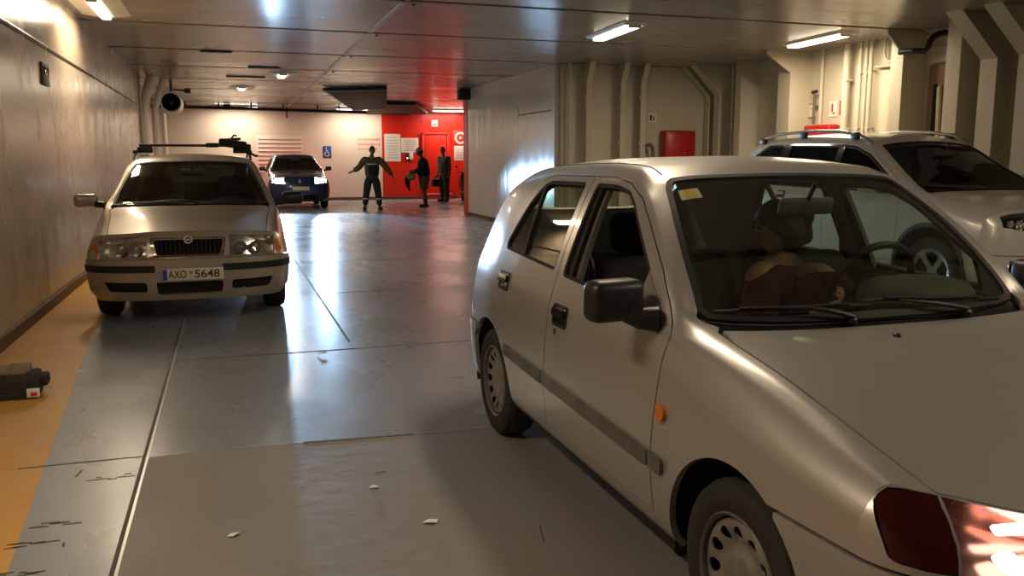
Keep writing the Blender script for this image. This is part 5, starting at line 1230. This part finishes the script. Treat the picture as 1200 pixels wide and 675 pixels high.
S4 = dict(zb=.26, zbump_f=.60, zbump_r=.6, bump_lo=.22, arch=.37, arch_z=.32, wb=2.45, wr=.31, w=.885, tyre_w=.19, rim=.2, wheel='alloy', ws=wsb, hood_cut=[(.6, .70), (.2, .74), (-.1, .75), (-.15, .74)],
    hood_rear=[(-.155, 0), (-.158, .4), (-.16, .70)], roof_rear=-2.85, rear_window=[(-3.2, 0), (-3.2, .42), (-2.98, .42), (-2.94, 0)], doors=[bf, br], ws_glass='glass_mid', side_glass='glass_mid',
    front_holes=[HB(-1), HB(1)], rear_holes=[], bumper_holes=[rounded([(-.5, .28), (.5, .28), (.5, .40), (-.5, .40)], .03)], seat_x=-1.2, rear_seat_x=-2.1, seat_z=.42, rear_hr=True,
    dash=[(-.25, 1.04), (-.5, 1.06), (-.7, 1.0), (-.74, .7)], binnacle=(-.55, 1.07), steer=(-.85, .38, 1.05), mirror=(-.72, 1.44), lining=(-2.7, -1.05))
build_car(blue, cb, S4, 'blue', .08)
fb = cb.mpe(1)
for sg in (-1, 1):
    o = lamp(cb, blue, 1, HB(sg), 'headlight', [(sg * .53, .80, .05), (sg * .66, .81, .055)], .05, 'led', 'bright')
    b = MB(); b.panel([cb.face(1, inset(HB(sg), .03), .04)], fb, (6., .05), 'led', -.02, .01); b.build('light_guide', o)
    b = MB(); b.box((-.62, sg * .98, 1.16), (.12, .18, .13), 'blue', None, .04, 3); b.tube([(-.6, sg * .83, 1.09), (-.61, sg * .92, 1.12)], .03, 'black', 8); b.build('door_mirror', bf['obj'][sg])
    l = bpy.data.lights.new('headlamp_beam', 'SPOT'); l.energy = 2000; l.color = (.42, .68, 1.); l.spot_size = R(39); l.spot_blend = .8; l.shadow_soft_size = .12
    lo = bpy.data.objects.new('headlamp_beam', l); col.objects.link(lo); lo.parent = blue; lo.location = (.92, sg * .62, .80); lo.rotation_euler = (0, R(-85), R(9))
b = MB(); b.panel([cb.face(1, rounded([(-.5, .28), (.5, .28), (.5, .40), (-.5, .40)], .03), .05)], fb, (5., .04), 'dark_cavity', -.03, .01); b.build('air_intake', blue)
p, n = fb(0, .80); b = MB(); b.prism([(0, -.075), (.042, 0), (0, .075), (-.042, 0)], 0, .014, 'chrome', 'x', Matrix.Translation((p.x, 0, .80))); b.build('badge', blue)
plate_on(cb, 1, blue, 0, .60, .52, .11)

for sg in (-1, 1):
    b = MB(); b.panel([cb.face(-1, [(sg * y, z) for y, z in [(.56, .86), (.80, .86), (.80, 1.02), (.60, 1.02)]], .05)], cb.mpe(-1), (5., .05), 'tail_lit', .012, .02); b.build('tail_lamp', blue)
    l = bpy.data.lights.new('brake_glow', 'AREA'); l.size = .25; l.energy = 3.5; l.color = (1, .03, .03)
    lo = bpy.data.objects.new('brake_glow', l); col.objects.link(lo); lo.parent = blue; lo.location = (-3.24, sg * .70, .94); lo.rotation_euler = (0, R(90), 0)
# ------------------------------------------------------------------ people
def skin_geo(chains, sub=2):
    """chains: list of (points, radii, links); all joined by index into one skin-grown surface -> (verts, faces)"""
    vs, es, rs = chains
    me = bpy.data.meshes.new('t'); me.from_pydata([tuple(v) for v in vs], es, []); o = bpy.data.objects.new('t', me); col.objects.link(o)
    md = o.modifiers.new('s', 'SKIN'); md.use_smooth_shade = True
    o.modifiers.new('u', 'SUBSURF').levels = sub
    sv = me.skin_vertices[0].data
    for i, r in enumerate(rs):
        sv[i].radius = r if isinstance(r, tuple) else (r, r); sv[i].use_root = (i == 0)
    dg = bpy.context.evaluated_depsgraph_get(); dg.update(); m2 = bpy.data.meshes.new_from_object(o.evaluated_get(dg))
    V = [v.co.copy() for v in m2.vertices]; F = [tuple(p.vertices) for p in m2.polygons]
    bpy.data.objects.remove(o); bpy.data.meshes.remove(me); bpy.data.meshes.remove(m2)
    return V, F
def graph(paths):
    """paths of (point, radius); points met twice are shared"""
    vs = []; rs = []; es = []; ix = {}
    for path in paths:
        prev = None
        for p, r in path:
            k = tuple(round(c, 4) for c in p)
            if k not in ix: ix[k] = len(vs); vs.append(Vector(p)); rs.append(r)
            if prev is not None and prev != ix[k]: es.append((prev, ix[k]))
            prev = ix[k]
    return vs, es, rs
def mid(a, b, t=.5): return tuple(a[i] + (b[i] - a[i]) * t for i in range(3))
def add_hand(q, wrist, d, side, m, k=1., curl=.5):
    """palm, four bent fingers of unequal length and a thumb; d = forearm direction, side = direction of the thumb"""
    d = Vector(d).normalized(); s_ = Vector(side); s_ = (s_ - d * s_.dot(d)).normalized(); n = d.cross(s_)
    w = Vector(wrist); rot = Matrix((s_, d, n)).transposed()
    q.ell(w + d * .045 * k, (.042 * k, .055 * k, .018 * k), m, 14, rot, .8)
    for i, (o_, l) in enumerate(((.030, .072), (.010, .082), (-.011, .075), (-.030, .058))):
        a = w + d * .085 * k + s_ * o_ * k; pts = [a - d * .02 * k]; ang = 0; p = a
        for j in range(3):
            pts.append(p.copy()); ang += curl * (.5 + .35 * j); p = p + (d * math.cos(ang) + n * math.sin(ang)) * l * k * (.45, .32, .26)[j]
        pts.append(p); q.tube(pts, .009 * k, m, 8, True, [.010 * k, .0095 * k, .009 * k, .0085 * k, .006 * k])
    a = w + d * .025 * k + s_ * .030 * k
    q.tube([a, a + (s_ * .7 + d * .7) * .030 * k, a + (s_ * .65 + d * 1.2 + n * .3) * .048 * k, a + (s_ * .55 + d * 1.7 + n * .5) * .052 * k], .011 * k, m, 8, True, [.013 * k, .012 * k, .010 * k, .007 * k])
def add_head(q, c, rot, m, k=1., brow='hair'):
    """head with jaw, nose, ears, eyes and mouth; local x forward, y left, z up"""
    c = Vector(c); T = Matrix.Translation(c) @ rot.to_4x4()
    n = 22; h = 14; vs = []; fs_ = []
    for i in range(h + 1):
        a = -math.pi / 2 + math.pi * i / h
        for j in range(n):
            b = 2 * math.pi * j / n; x, y, z = math.cos(a) * math.cos(b), math.cos(a) * math.sin(b), math.sin(a)
            lo = max(0, -z)
            x2 = x * .098 * (1 - .16 * lo) + .012 * lo * (1 if x > 0 else 0); y2 = y * .076 * (1 - .30 * lo ** 1.3); z2 = z * .118 - .004
            if x > .6 and abs(z + .05) < .25: x2 -= .006
            vs.append((x2 * k, y2 * k, z2 * k))
    for i in range(h):
        for j in range(n): fs_.append((i * n + j, i * n + (j + 1) % n, (i + 1) * n + (j + 1) % n, (i + 1) * n + j))
    q.add(vs, fs_, m, T)
    P = lambda x, y, z: T @ Vector((x * k, y * k, z * k))
    q.tube([P(.090, 0, .015), P(.104, 0, -.010), P(.114, 0, -.030), P(.096, 0, -.038)], .011 * k, m, 8, True, [.007 * k, .010 * k, .014 * k, .009 * k])
    for s_ in (-1, 1):
        q.ell(P(-.004, s_ * .077, -.008), (.018 * k, .008 * k, .030 * k), m, 10, rot)
        q.ell(P(.084, s_ * .031, .006), (.011 * k, .014 * k, .009 * k), 'sign_white', 10, rot); q.ell(P(.092, s_ * .031, .006), (.005 * k, .006 * k, .006 * k), 'ink', 8, rot)
        q.ell(P(.090, s_ * .031, .028), (.008 * k, .022 * k, .004 * k), brow, 8, rot)
    q.ell(P(.092, 0, -.060), (.008 * k, .024 * k, .006 * k), 'lips', 10, rot)
    return T
M['lips'] = mat('lips', (.30, .12, .10), .5)
def hair_cap(T, k, m, name, parent, lowz=-.03, extra=None, front=.045):
    """hair shell over the skull, open at the face"""
    n = 26; h = 14; vs = []; fs_ = []
    for i in range(h + 1):
        a = math.pi / 2 - (math.pi * .62) * i / h
        for j in range(n):
            b = 2 * math.pi * j / n; x, y, z = math.cos(a) * math.cos(b), math.cos(a) * math.sin(b), math.sin(a)
            zl = front if x > 0 and abs(math.degrees(math.atan2(y, x))) < 62 else lowz
            z2 = max(z * .128, zl); r = 1.10
            vs.append((x * .098 * r * k, y * .078 * r * k, (z2 + .002) * k))
    for i in range(h):
        for j in range(n): fs_.append((i * n + j, (i + 1) * n + j, (i + 1) * n + (j + 1) % n, i * n + (j + 1) % n))
    q = MB(); q.add(vs, fs_, m, T)
    if extra: extra(q)
    return q.build(name, parent, smooth=60)
def figure(root, J, skin, parts, k=1., hair=None, head_rot=None, thumb=None, curl=.5, hair_low=-.03, bare=True):
    """J: joints; body = one continuous surface with hands and head; parts = clothing pieces (name, paths, material)"""
    q = MB()
    hip, ch, nk, hd = J['pelvis'], J['chest'], J['neck'], J['head']
    paths = [[(hip, .125 * k), (mid(hip, ch), .118 * k), (ch, .128 * k), (nk, .058 * k), (mid(nk, hd, .55), .054 * k)]]
    for s_ in 'LR':
        paths.append([(ch, .128 * k), (mid(ch, J['sh' + s_], .75), .075 * k), (J['sh' + s_], .062 * k), (mid(J['sh' + s_], J['el' + s_], .5), .050 * k), (J['el' + s_], .042 * k), (mid(J['el' + s_], J['wr' + s_], .4), .041 * k), (J['wr' + s_], .028 * k)])
        paths.append([(hip, .125 * k), (J['hip' + s_], .095 * k), (mid(J['hip' + s_], J['kn' + s_], .5), .080 * k), (J['kn' + s_], .057 * k), (mid(J['kn' + s_], J['an' + s_], .35), .060 * k), (J['an' + s_], .040 * k), (J['to' + s_], .034 * k)])
    V, F = skin_geo(graph(paths)); q.add(V, F, skin)
    rot = head_rot or Matrix.Identity(3)
    T = add_head(q, hd, rot, skin, k)
    for s_ in 'LR':
        d = Vector(J['wr' + s_]) - Vector(J['el' + s_]); add_hand(q, Vector(J['wr' + s_]) - d.normalized() * .012, d, (thumb or {}).get(s_, (1, 0, .2)), skin, k, curl)
    body = q.build('body', root, smooth=60)
    for nm, paths_, m in parts:
        q = MB()
        V, F = skin_geo(graph(paths_)); q.add(V, F, m); q.build(nm, root, smooth=60)
    if hair: hair_cap(T, k, hair, 'hair', root, hair_low)
    return T
def top_paths(J, k=1., sleeve='long', r=1.16, hem=None, open_neck=False):
    hip, ch, nk = J['pelvis'], J['chest'], J['neck']
    h0 = hem or (hip[0], hip[1], hip[2] - .04)
    P = [[(h0, .140 * k * r), (mid(hip, ch, .4), .128 * k * r), (ch, .134 * k * r), (mid(ch, nk, .72), .080 * k * r)]]
    for s_ in 'LR':
        a = [(ch, .134 * k * r), (mid(ch, J['sh' + s_], .75), .082 * k * r), (J['sh' + s_], .072 * k * r), (mid(J['sh' + s_], J['el' + s_], .55), .062 * k * r)]
        if sleeve == 'long': a += [(J['el' + s_], .054 * k * r), (mid(J['el' + s_], J['wr' + s_], .5), .050 * k * r), (mid(J['el' + s_], J['wr' + s_], .95), .042 * k * r)]
        P.append(a)
    return P
def leg_paths(J, k=1., to='ankle', r=1.16):
    hip = J['pelvis']; P = []
    for s_ in 'LR':
        a = [(hip, .135 * k * r), (J['hip' + s_], .100 * k * r), (mid(J['hip' + s_], J['kn' + s_], .5), .088 * k * r), (J['kn' + s_], .070 * k * r)]
        if to == 'ankle': a += [(mid(J['kn' + s_], J['an' + s_], .45), .066 * k * r), (mid(J['kn' + s_], J['an' + s_], .94), .056 * k * r)]
        P.append(a)
    P[0] = [((hip[0], hip[1], hip[2] + .10), .128 * k * r)] + P[0]
    return P
def shoes(root, J, m, k=1.):
    for s_ in 'LR':
        a, t = Vector(J['an' + s_]), Vector(J['to' + s_]); d = Vector((t.x - a.x, t.y - a.y, 0)).normalized(); rot = Matrix((d, Vector((-d.y, d.x, 0)), Vector((0, 0, 1)))).transposed()
        g = min(a.z - .085, t.z - .035); q = MB()
        c = Vector((a.x, a.y, 0)) + d * .065 * k
        q.ell((c.x, c.y, g + .045), (.145 * k, .050 * k, .050), m, 16, rot, .75); q.box((c.x, c.y, g + .012), (.28 * k, .095 * k, .024), m, rot, .011); q.ell((a.x, a.y, g + .085), (.055 * k, .047 * k, .06), m, 12, rot, .8)
        q.build('shoe', root)
def rotz(a): return Matrix.Rotation(R(a), 3, 'Z')
M['olive'] = mat('olive_cloth', (.075, .075, .045), .9, nz=(7, (.12, .115, .07), .9))
M['navy'] = mat('navy_cloth', (.010, .013, .028), .9)
M['navy2'] = mat('navy_work_trousers', (.018, .024, .042), .9)
M['strip'] = mat('reflective_strip', (.55, .56, .56), .4)
M['grey_cloth'] = mat('grey_cloth', (.11, .105, .10), .95)
M['greengrey'] = mat('grey_green_tee', (.075, .085, .075), .95)
M['dark_red'] = mat('dark_red_top', (.045, .006, .010), .95)
M['lime'] = mat('yellow_green', (.42, .48, .12), .6)
M['cap'] = mat('pale_cap', (.30, .29, .26), .8)
M['scoot'] = mat('dark_red_panel', (.13, .008, .010), .3, coat=.5)

# 1 crew member with arms held out, facing the camera
J1 = dict(pelvis=(0, 0, .93), chest=(.01, 0, 1.34), neck=(.02, 0, 1.52), head=(.04, .02, 1.685),
    shL=(0, .21, 1.44), elL=(.03, .41, 1.20), wrL=(.09, .58, .96), shR=(0, -.21, 1.44), elR=(.02, -.36, 1.20), wrR=(.08, -.54, 1.10),
    hipL=(0, .10, .88), knL=(.03, .16, .48), anL=(-.02, .20, .09), toL=(.13, .24, .035), hipR=(0, -.10, .88), knR=(.06, -.17, .50), anR=(.04, -.22, .10), toR=(.18, -.25, .035))
p1 = thing('person', 'person with both arms held out, olive jacket and navy work trousers', 'person', (3.92, 24.78, 0), R(-97))
figure(p1, J1, 'skin_dark', [('jacket', top_paths(J1, 1.08, 'long', 1.5, (.02, 0, .86)), 'olive'), ('trousers', leg_paths(J1, 1.05, 'ankle', 1.38), 'navy2')], 1.03, 'hair', rotz(4), {'L': (1, 0, .3), 'R': (1, 0, .3)}, .35)
shoes(p1, J1, 'black')
q = MB(); V, F = skin_geo(graph([[((.06, .02, .92), .19), ((.075, .02, 1.14), .18), ((.08, .02, 1.33), .185)]])); q.add(V, F, 'navy'); q.build('vest', p1, smooth=60)
q = MB(); q.lathe([(.198, -.018), (.203, -.018), (.203, .018), (.198, .018)], 'strip', 24, Matrix.Translation((.03, .0, 1.30)) @ Matrix.Rotation(R(90), 4, 'X') @ Matrix.Scale(.92, 4, (1, 0, 0)), True); q.build('reflective_strip', p1)
for s_ in 'LR':
    c_ = mid(J1['kn' + s_], J1['an' + s_], .45); q = MB(); q.lathe([(.088, -.02), (.094, -.02), (.094, .02), (.088, .02)], 'strip', 18, Matrix.Translation(c_) @ Matrix.Rotation(R(90), 4, 'X'), True); q.build('reflective_band', p1)

# 2 person in shorts seen from the side, carrying things on the forearm
J2 = dict(pelvis=(0, 0, .92), chest=(.03, 0, 1.32), neck=(.06, 0, 1.50), head=(.12, 0, 1.645),
    shL=(.02, .19, 1.42), elL=(.06, .25, 1.13), wrL=(.32, .20, 1.08), shR=(.02, -.19, 1.42), elR=(.05, -.25, 1.13), wrR=(.33, -.14, 1.05),
    hipL=(0, .09, .87), knL=(.03, .10, .48), anL=(-.03, .10, .09), toL=(.13, .12, .035), hipR=(0, -.09, .87), knR=(-.01, -.10, .48), anR=(-.06, -.10, .09), toR=(.10, -.12, .035))
p2 = thing('person', 'person in a pale cap, dark jacket and grey shorts in profile by the red wall', 'person', (5.62, 25.59, 0), R(172))
T = figure(p2, J2, 'skin_dark', [('jacket', top_paths(J2, 1.1, 'long', 1.5, (.0, 0, .88)), 'navy'), ('shorts', leg_paths(J2, 1.12, 'knee', 1.5), 'grey_cloth')], 1.02, 'hair', Matrix.Rotation(R(14), 3, 'Y'), {'L': (0, -.4, 1), 'R': (0, .4, 1)}, .7)
shoes(p2, J2, 'ink')
for s_ in 'LR':
    q = MB(); q.tube([mid(J2['an' + s_], J2['kn' + s_], 0), mid(J2['an' + s_], J2['kn' + s_], .42)], .056, 'ink', 12, True, [.05, .064]); q.build('sock', p2)
q = MB(); n = 22; vs = []; fs2 = []
for i in range(8):
    a = math.pi / 2 * (1 - i / 7)
    for j in range(n): b = 6.2832 * j / n; vs.append((.112 * math.cos(a) * math.cos(b), .092 * math.cos(a) * math.sin(b), .115 * math.sin(a) + .035))
for i in range(7):
    for j in range(n): fs2.append((i * n + j, (i + 1) * n + j, (i + 1) * n + (j + 1) % n, i * n + (j + 1) % n))
q.add(vs, fs2, 'cap', T); q.add([tuple(v) for v in []], [], 'cap'); q.prism([(.08, -.075), (.17, -.05), (.19, 0), (.17, .05), (.08, .075)], .034, .046, 'cap', 'z', T); q.build('cap', p2, smooth=60)
hb = thing('held_bag', 'yellow green bag with dark cloth hanging, carried by the person in grey shorts', 'bag', (5.62 - .40, 25.60, .90), R(172))
q = MB(); q.ell((0, 0, .02), (.14, .17, .115), 'lime', 18, None, .8); q.build('pouch', hb); q = MB(); q.tube([(.06, 0, .03), (.11, .02, -.10), (.10, .0, -.24), (.04, 0, -.40)], .06, 'navy', 10, True, [.09, .085, .06, .02]); q.build('hanging_cloth', hb)
q = MB(); q.tube([(-.08, -.1, .08), (-.06, -.06, .17), (-.06, .06, .17), (-.08, .1, .08)], .018, 'navy', 8); q.build('handle', hb)

# 3 person in a grey green T-shirt by the red door, bag in the hand
J3 = dict(pelvis=(0, 0, .97), chest=(.0, 0, 1.39), neck=(.03, 0, 1.58), head=(.06, 0, 1.735),
    shL=(0, .20, 1.49), elL=(-.03, .26, 1.18), wrL=(.04, .27, .92), shR=(0, -.20, 1.49), elR=(-.02, -.26, 1.18), wrR=(.06, -.25, .93),
    hipL=(0, .09, .92), knL=(.02, .10, .50), anL=(-.02, .11, .09), toL=(.14, .14, .035), hipR=(0, -.09, .92), knR=(.01, -.10, .50), anR=(-.03, -.11, .09), toR=(.13, -.15, .035))
p3 = thing('person', 'person in a grey green T-shirt and dark trousers standing by the red door', 'person', (7.02, 28.75, 0), R(-145))
figure(p3, J3, 'skin_dark', [('t_shirt', top_paths(J3, 1.08, 'short', 1.42), 'greengrey'), ('trousers', leg_paths(J3, 1.08, 'ankle', 1.36), 'ink')], 1.06, 'hair_grey', rotz(10), {'L': (1, -.3, 0), 'R': (1, .3, 0)}, .6)
shoes(p3, J3, 'black', 1.05)
bg = thing('hand_bag', 'dark carry bag held low by the person in the grey green T-shirt', 'bag', (6.74, 28.86, .50), R(-145))
q = MB(); q.box((0, 0, .14), (.34, .16, .27), 'ink', None, .05, 3); q.build('bag_body', bg); q = MB(); q.tube([(-.09, 0, .26), (-.07, 0, .34), (.07, 0, .34), (.09, 0, .26)], .014, 'ink', 8); q.build('handle', bg)

# 4 driver of the silver hatchback
J4 = dict(pelvis=(-1.20, .34, .50), chest=(-1.255, .27, .84), neck=(-1.255, .235, 1.005), head=(-1.25, .20, 1.135),
    shL=(-1.23, .435, .935), elL=(-1.02, .54, .72), wrL=(-.88, .50, .86), shR=(-1.21, .075, .955), elR=(-1.05, .04, .71), wrR=(-.91, .18, .83),
    hipL=(-1.15, .45, .47), knL=(-.78, .47, .56), anL=(-.60, .46, .34), toL=(-.46, .46, .30), hipR=(-1.15, .27, .47), knR=(-.76, .27, .56), anR=(-.58, .28, .34), toR=(-.44, .28, .30))
p4 = thing('person', 'person with dark hair and bare shoulders at the wheel of the silver hatchback', 'person', (X0, YA, 0), R(-90))
tp = [[((-1.19, .34, .50), .20), ((-1.225, .30, .68), .205), ((-1.245, .27, .82), .215), ((-1.25, .255, .90), .16)]]
for s_ in 'LR':
    a_, e_, w_ = J4['sh' + s_], J4['el' + s_], J4['wr' + s_]
    tp.append([((-1.245, .27, .82), .215), (mid((-1.245, .27, .82), mid(a_, e_, .25), .7), .12), (mid(a_, e_, .25), .085), (mid(a_, e_, .6), .075), (e_, .066), (mid(e_, w_, .5), .058), (mid(e_, w_, .92), .045)])
T = figure(p4, J4, 'skin', [('top', tp, 'dark_red'), ('trousers', leg_paths(J4, .95), 'ink')], .97, None, rotz(-104) @ Matrix.Rotation(R(14), 3, 'Y'), {'L': (0, -1, .6), 'R': (0, 1, .6)}, .9)
q = MB(); n = 24; vs = []; fs2 = []
for i in range(11):
    a = math.pi / 2 - math.pi * .60 * i / 10
    for j in range(n):
        b = 6.2832 * j / n; x, y, z = math.cos(a) * math.cos(b), math.cos(a) * math.sin(b), math.sin(a); f_ = max(0, math.cos(b))
        vs.append((x * .104 - .004, y * .088, max(z * .128, -.09 + .15 * f_ ** .7)))
for i in range(10):
    for j in range(n): fs2.append((i * n + j, (i + 1) * n + j, (i + 1) * n + (j + 1) % n, i * n + (j + 1) % n))
q.add(vs, fs2, 'hair', T); q.ell(T @ Vector((-.040, 0, -.02)), (.080, .088, .105), 'hair', 20, T.to_3x3()); q.ell(T @ Vector((-.120, 0, .02)), (.045, .052, .052), 'hair', 14); q.build('hair', p4, smooth=70)
shoes(p4, J4, 'black', .95)

# scooter behind the end of the right wall
sct = thing('motor_scooter', 'dark red motor scooter half hidden behind the end of the right wall', 'scooter', (7.72, 28.7, 0), R(-100))
for x in (-.62, .62):
    q = MB(); q.lathe([(.12, -.05), (.16, -.06), (.21, -.052), (.225, -.03), (.225, .03), (.21, .052), (.16, .06), (.12, .05)], 'tyre', 24, Matrix.Translation((x, 0, .225))); q.lathe([(0, -.03), (.125, -.035), (.125, .035), (0, .03)], 'alloy', 20, Matrix.Translation((x, 0, .225))); q.build('wheel', sct)
q = MB(); q.ell((-.42, 0, .56), (.42, .16, .20), 'scoot', 20, Matrix.Rotation(R(8), 3, 'Y'), .8); q.build('rear_body', sct)
q = MB(); q.ell((-.38, 0, .78), (.36, .14, .075), 'ink', 18, None, .8); q.build('seat', sct)
q = MB(); q.box((.08, 0, .28), (.42, .30, .08), 'ink', None, .03); q.build('footboard', sct)
q = MB(); q.ell((.42, 0, .66), (.12, .21, .36), 'scoot', 20, Matrix.Rotation(R(-14), 3, 'Y'), .8); q.ell((.62, 0, .46), (.20, .085, .06), 'scoot', 14); q.build('front_shield', sct)
q = MB(); q.tube([(.62, .08, .225), (.50, .08, .52), (.40, .02, .95)], .022, 'trim_grey', 8); q.tube([(.62, -.08, .225), (.50, -.08, .52), (.40, -.02, .95)], .022, 'trim_grey', 8); q.build('fork', sct)
q = MB(); q.tube([(.30, -.34, .99), (.38, -.15, 1.0), (.38, .15, 1.0), (.30, .34, .99)], .016, 'ink', 8); q.ell((.42, 0, .98), (.09, .12, .075), 'scoot', 14); q.build('handlebar', sct)
q = MB(); q.ell((.50, 0, .985), (.03, .075, .055), 'reflector', 14); q.build('headlight', sct)
for s_ in (-1, 1): q = MB(); q.tube([(.34, s_ * .22, 1.0), (.34, s_ * .28, 1.16)], .007, 'ink', 6); q.ell((.34, s_ * .29, 1.19), (.012, .055, .035), 'ink', 10); q.build('mirror', sct)
# ------------------------------------------------------------------ camera, world, view
cam = bpy.data.cameras.new('camera'); cam.sensor_width = 36; cam.lens = 36 * 1000 / 1200; cam.clip_start = .05
co = bpy.data.objects.new('camera', cam); col.objects.link(co); co.location = (0, 0, 1.43)
co.rotation_euler = (R(90 - 8.558781), 0, R(-18.22628)); sc.camera = co
w = bpy.data.worlds.new('world'); sc.world = w; w.use_nodes = True
w.node_tree.nodes['Background'].inputs[0].default_value = (.9, .8, .7, 1); w.node_tree.nodes['Background'].inputs[1].default_value = .05
sc.view_settings.view_transform = 'Standard'; sc.view_settings.look = 'None'; sc.view_settings.exposure = .3; sc.view_settings.gamma = 1
sc.view_settings.use_curve_mapping = False
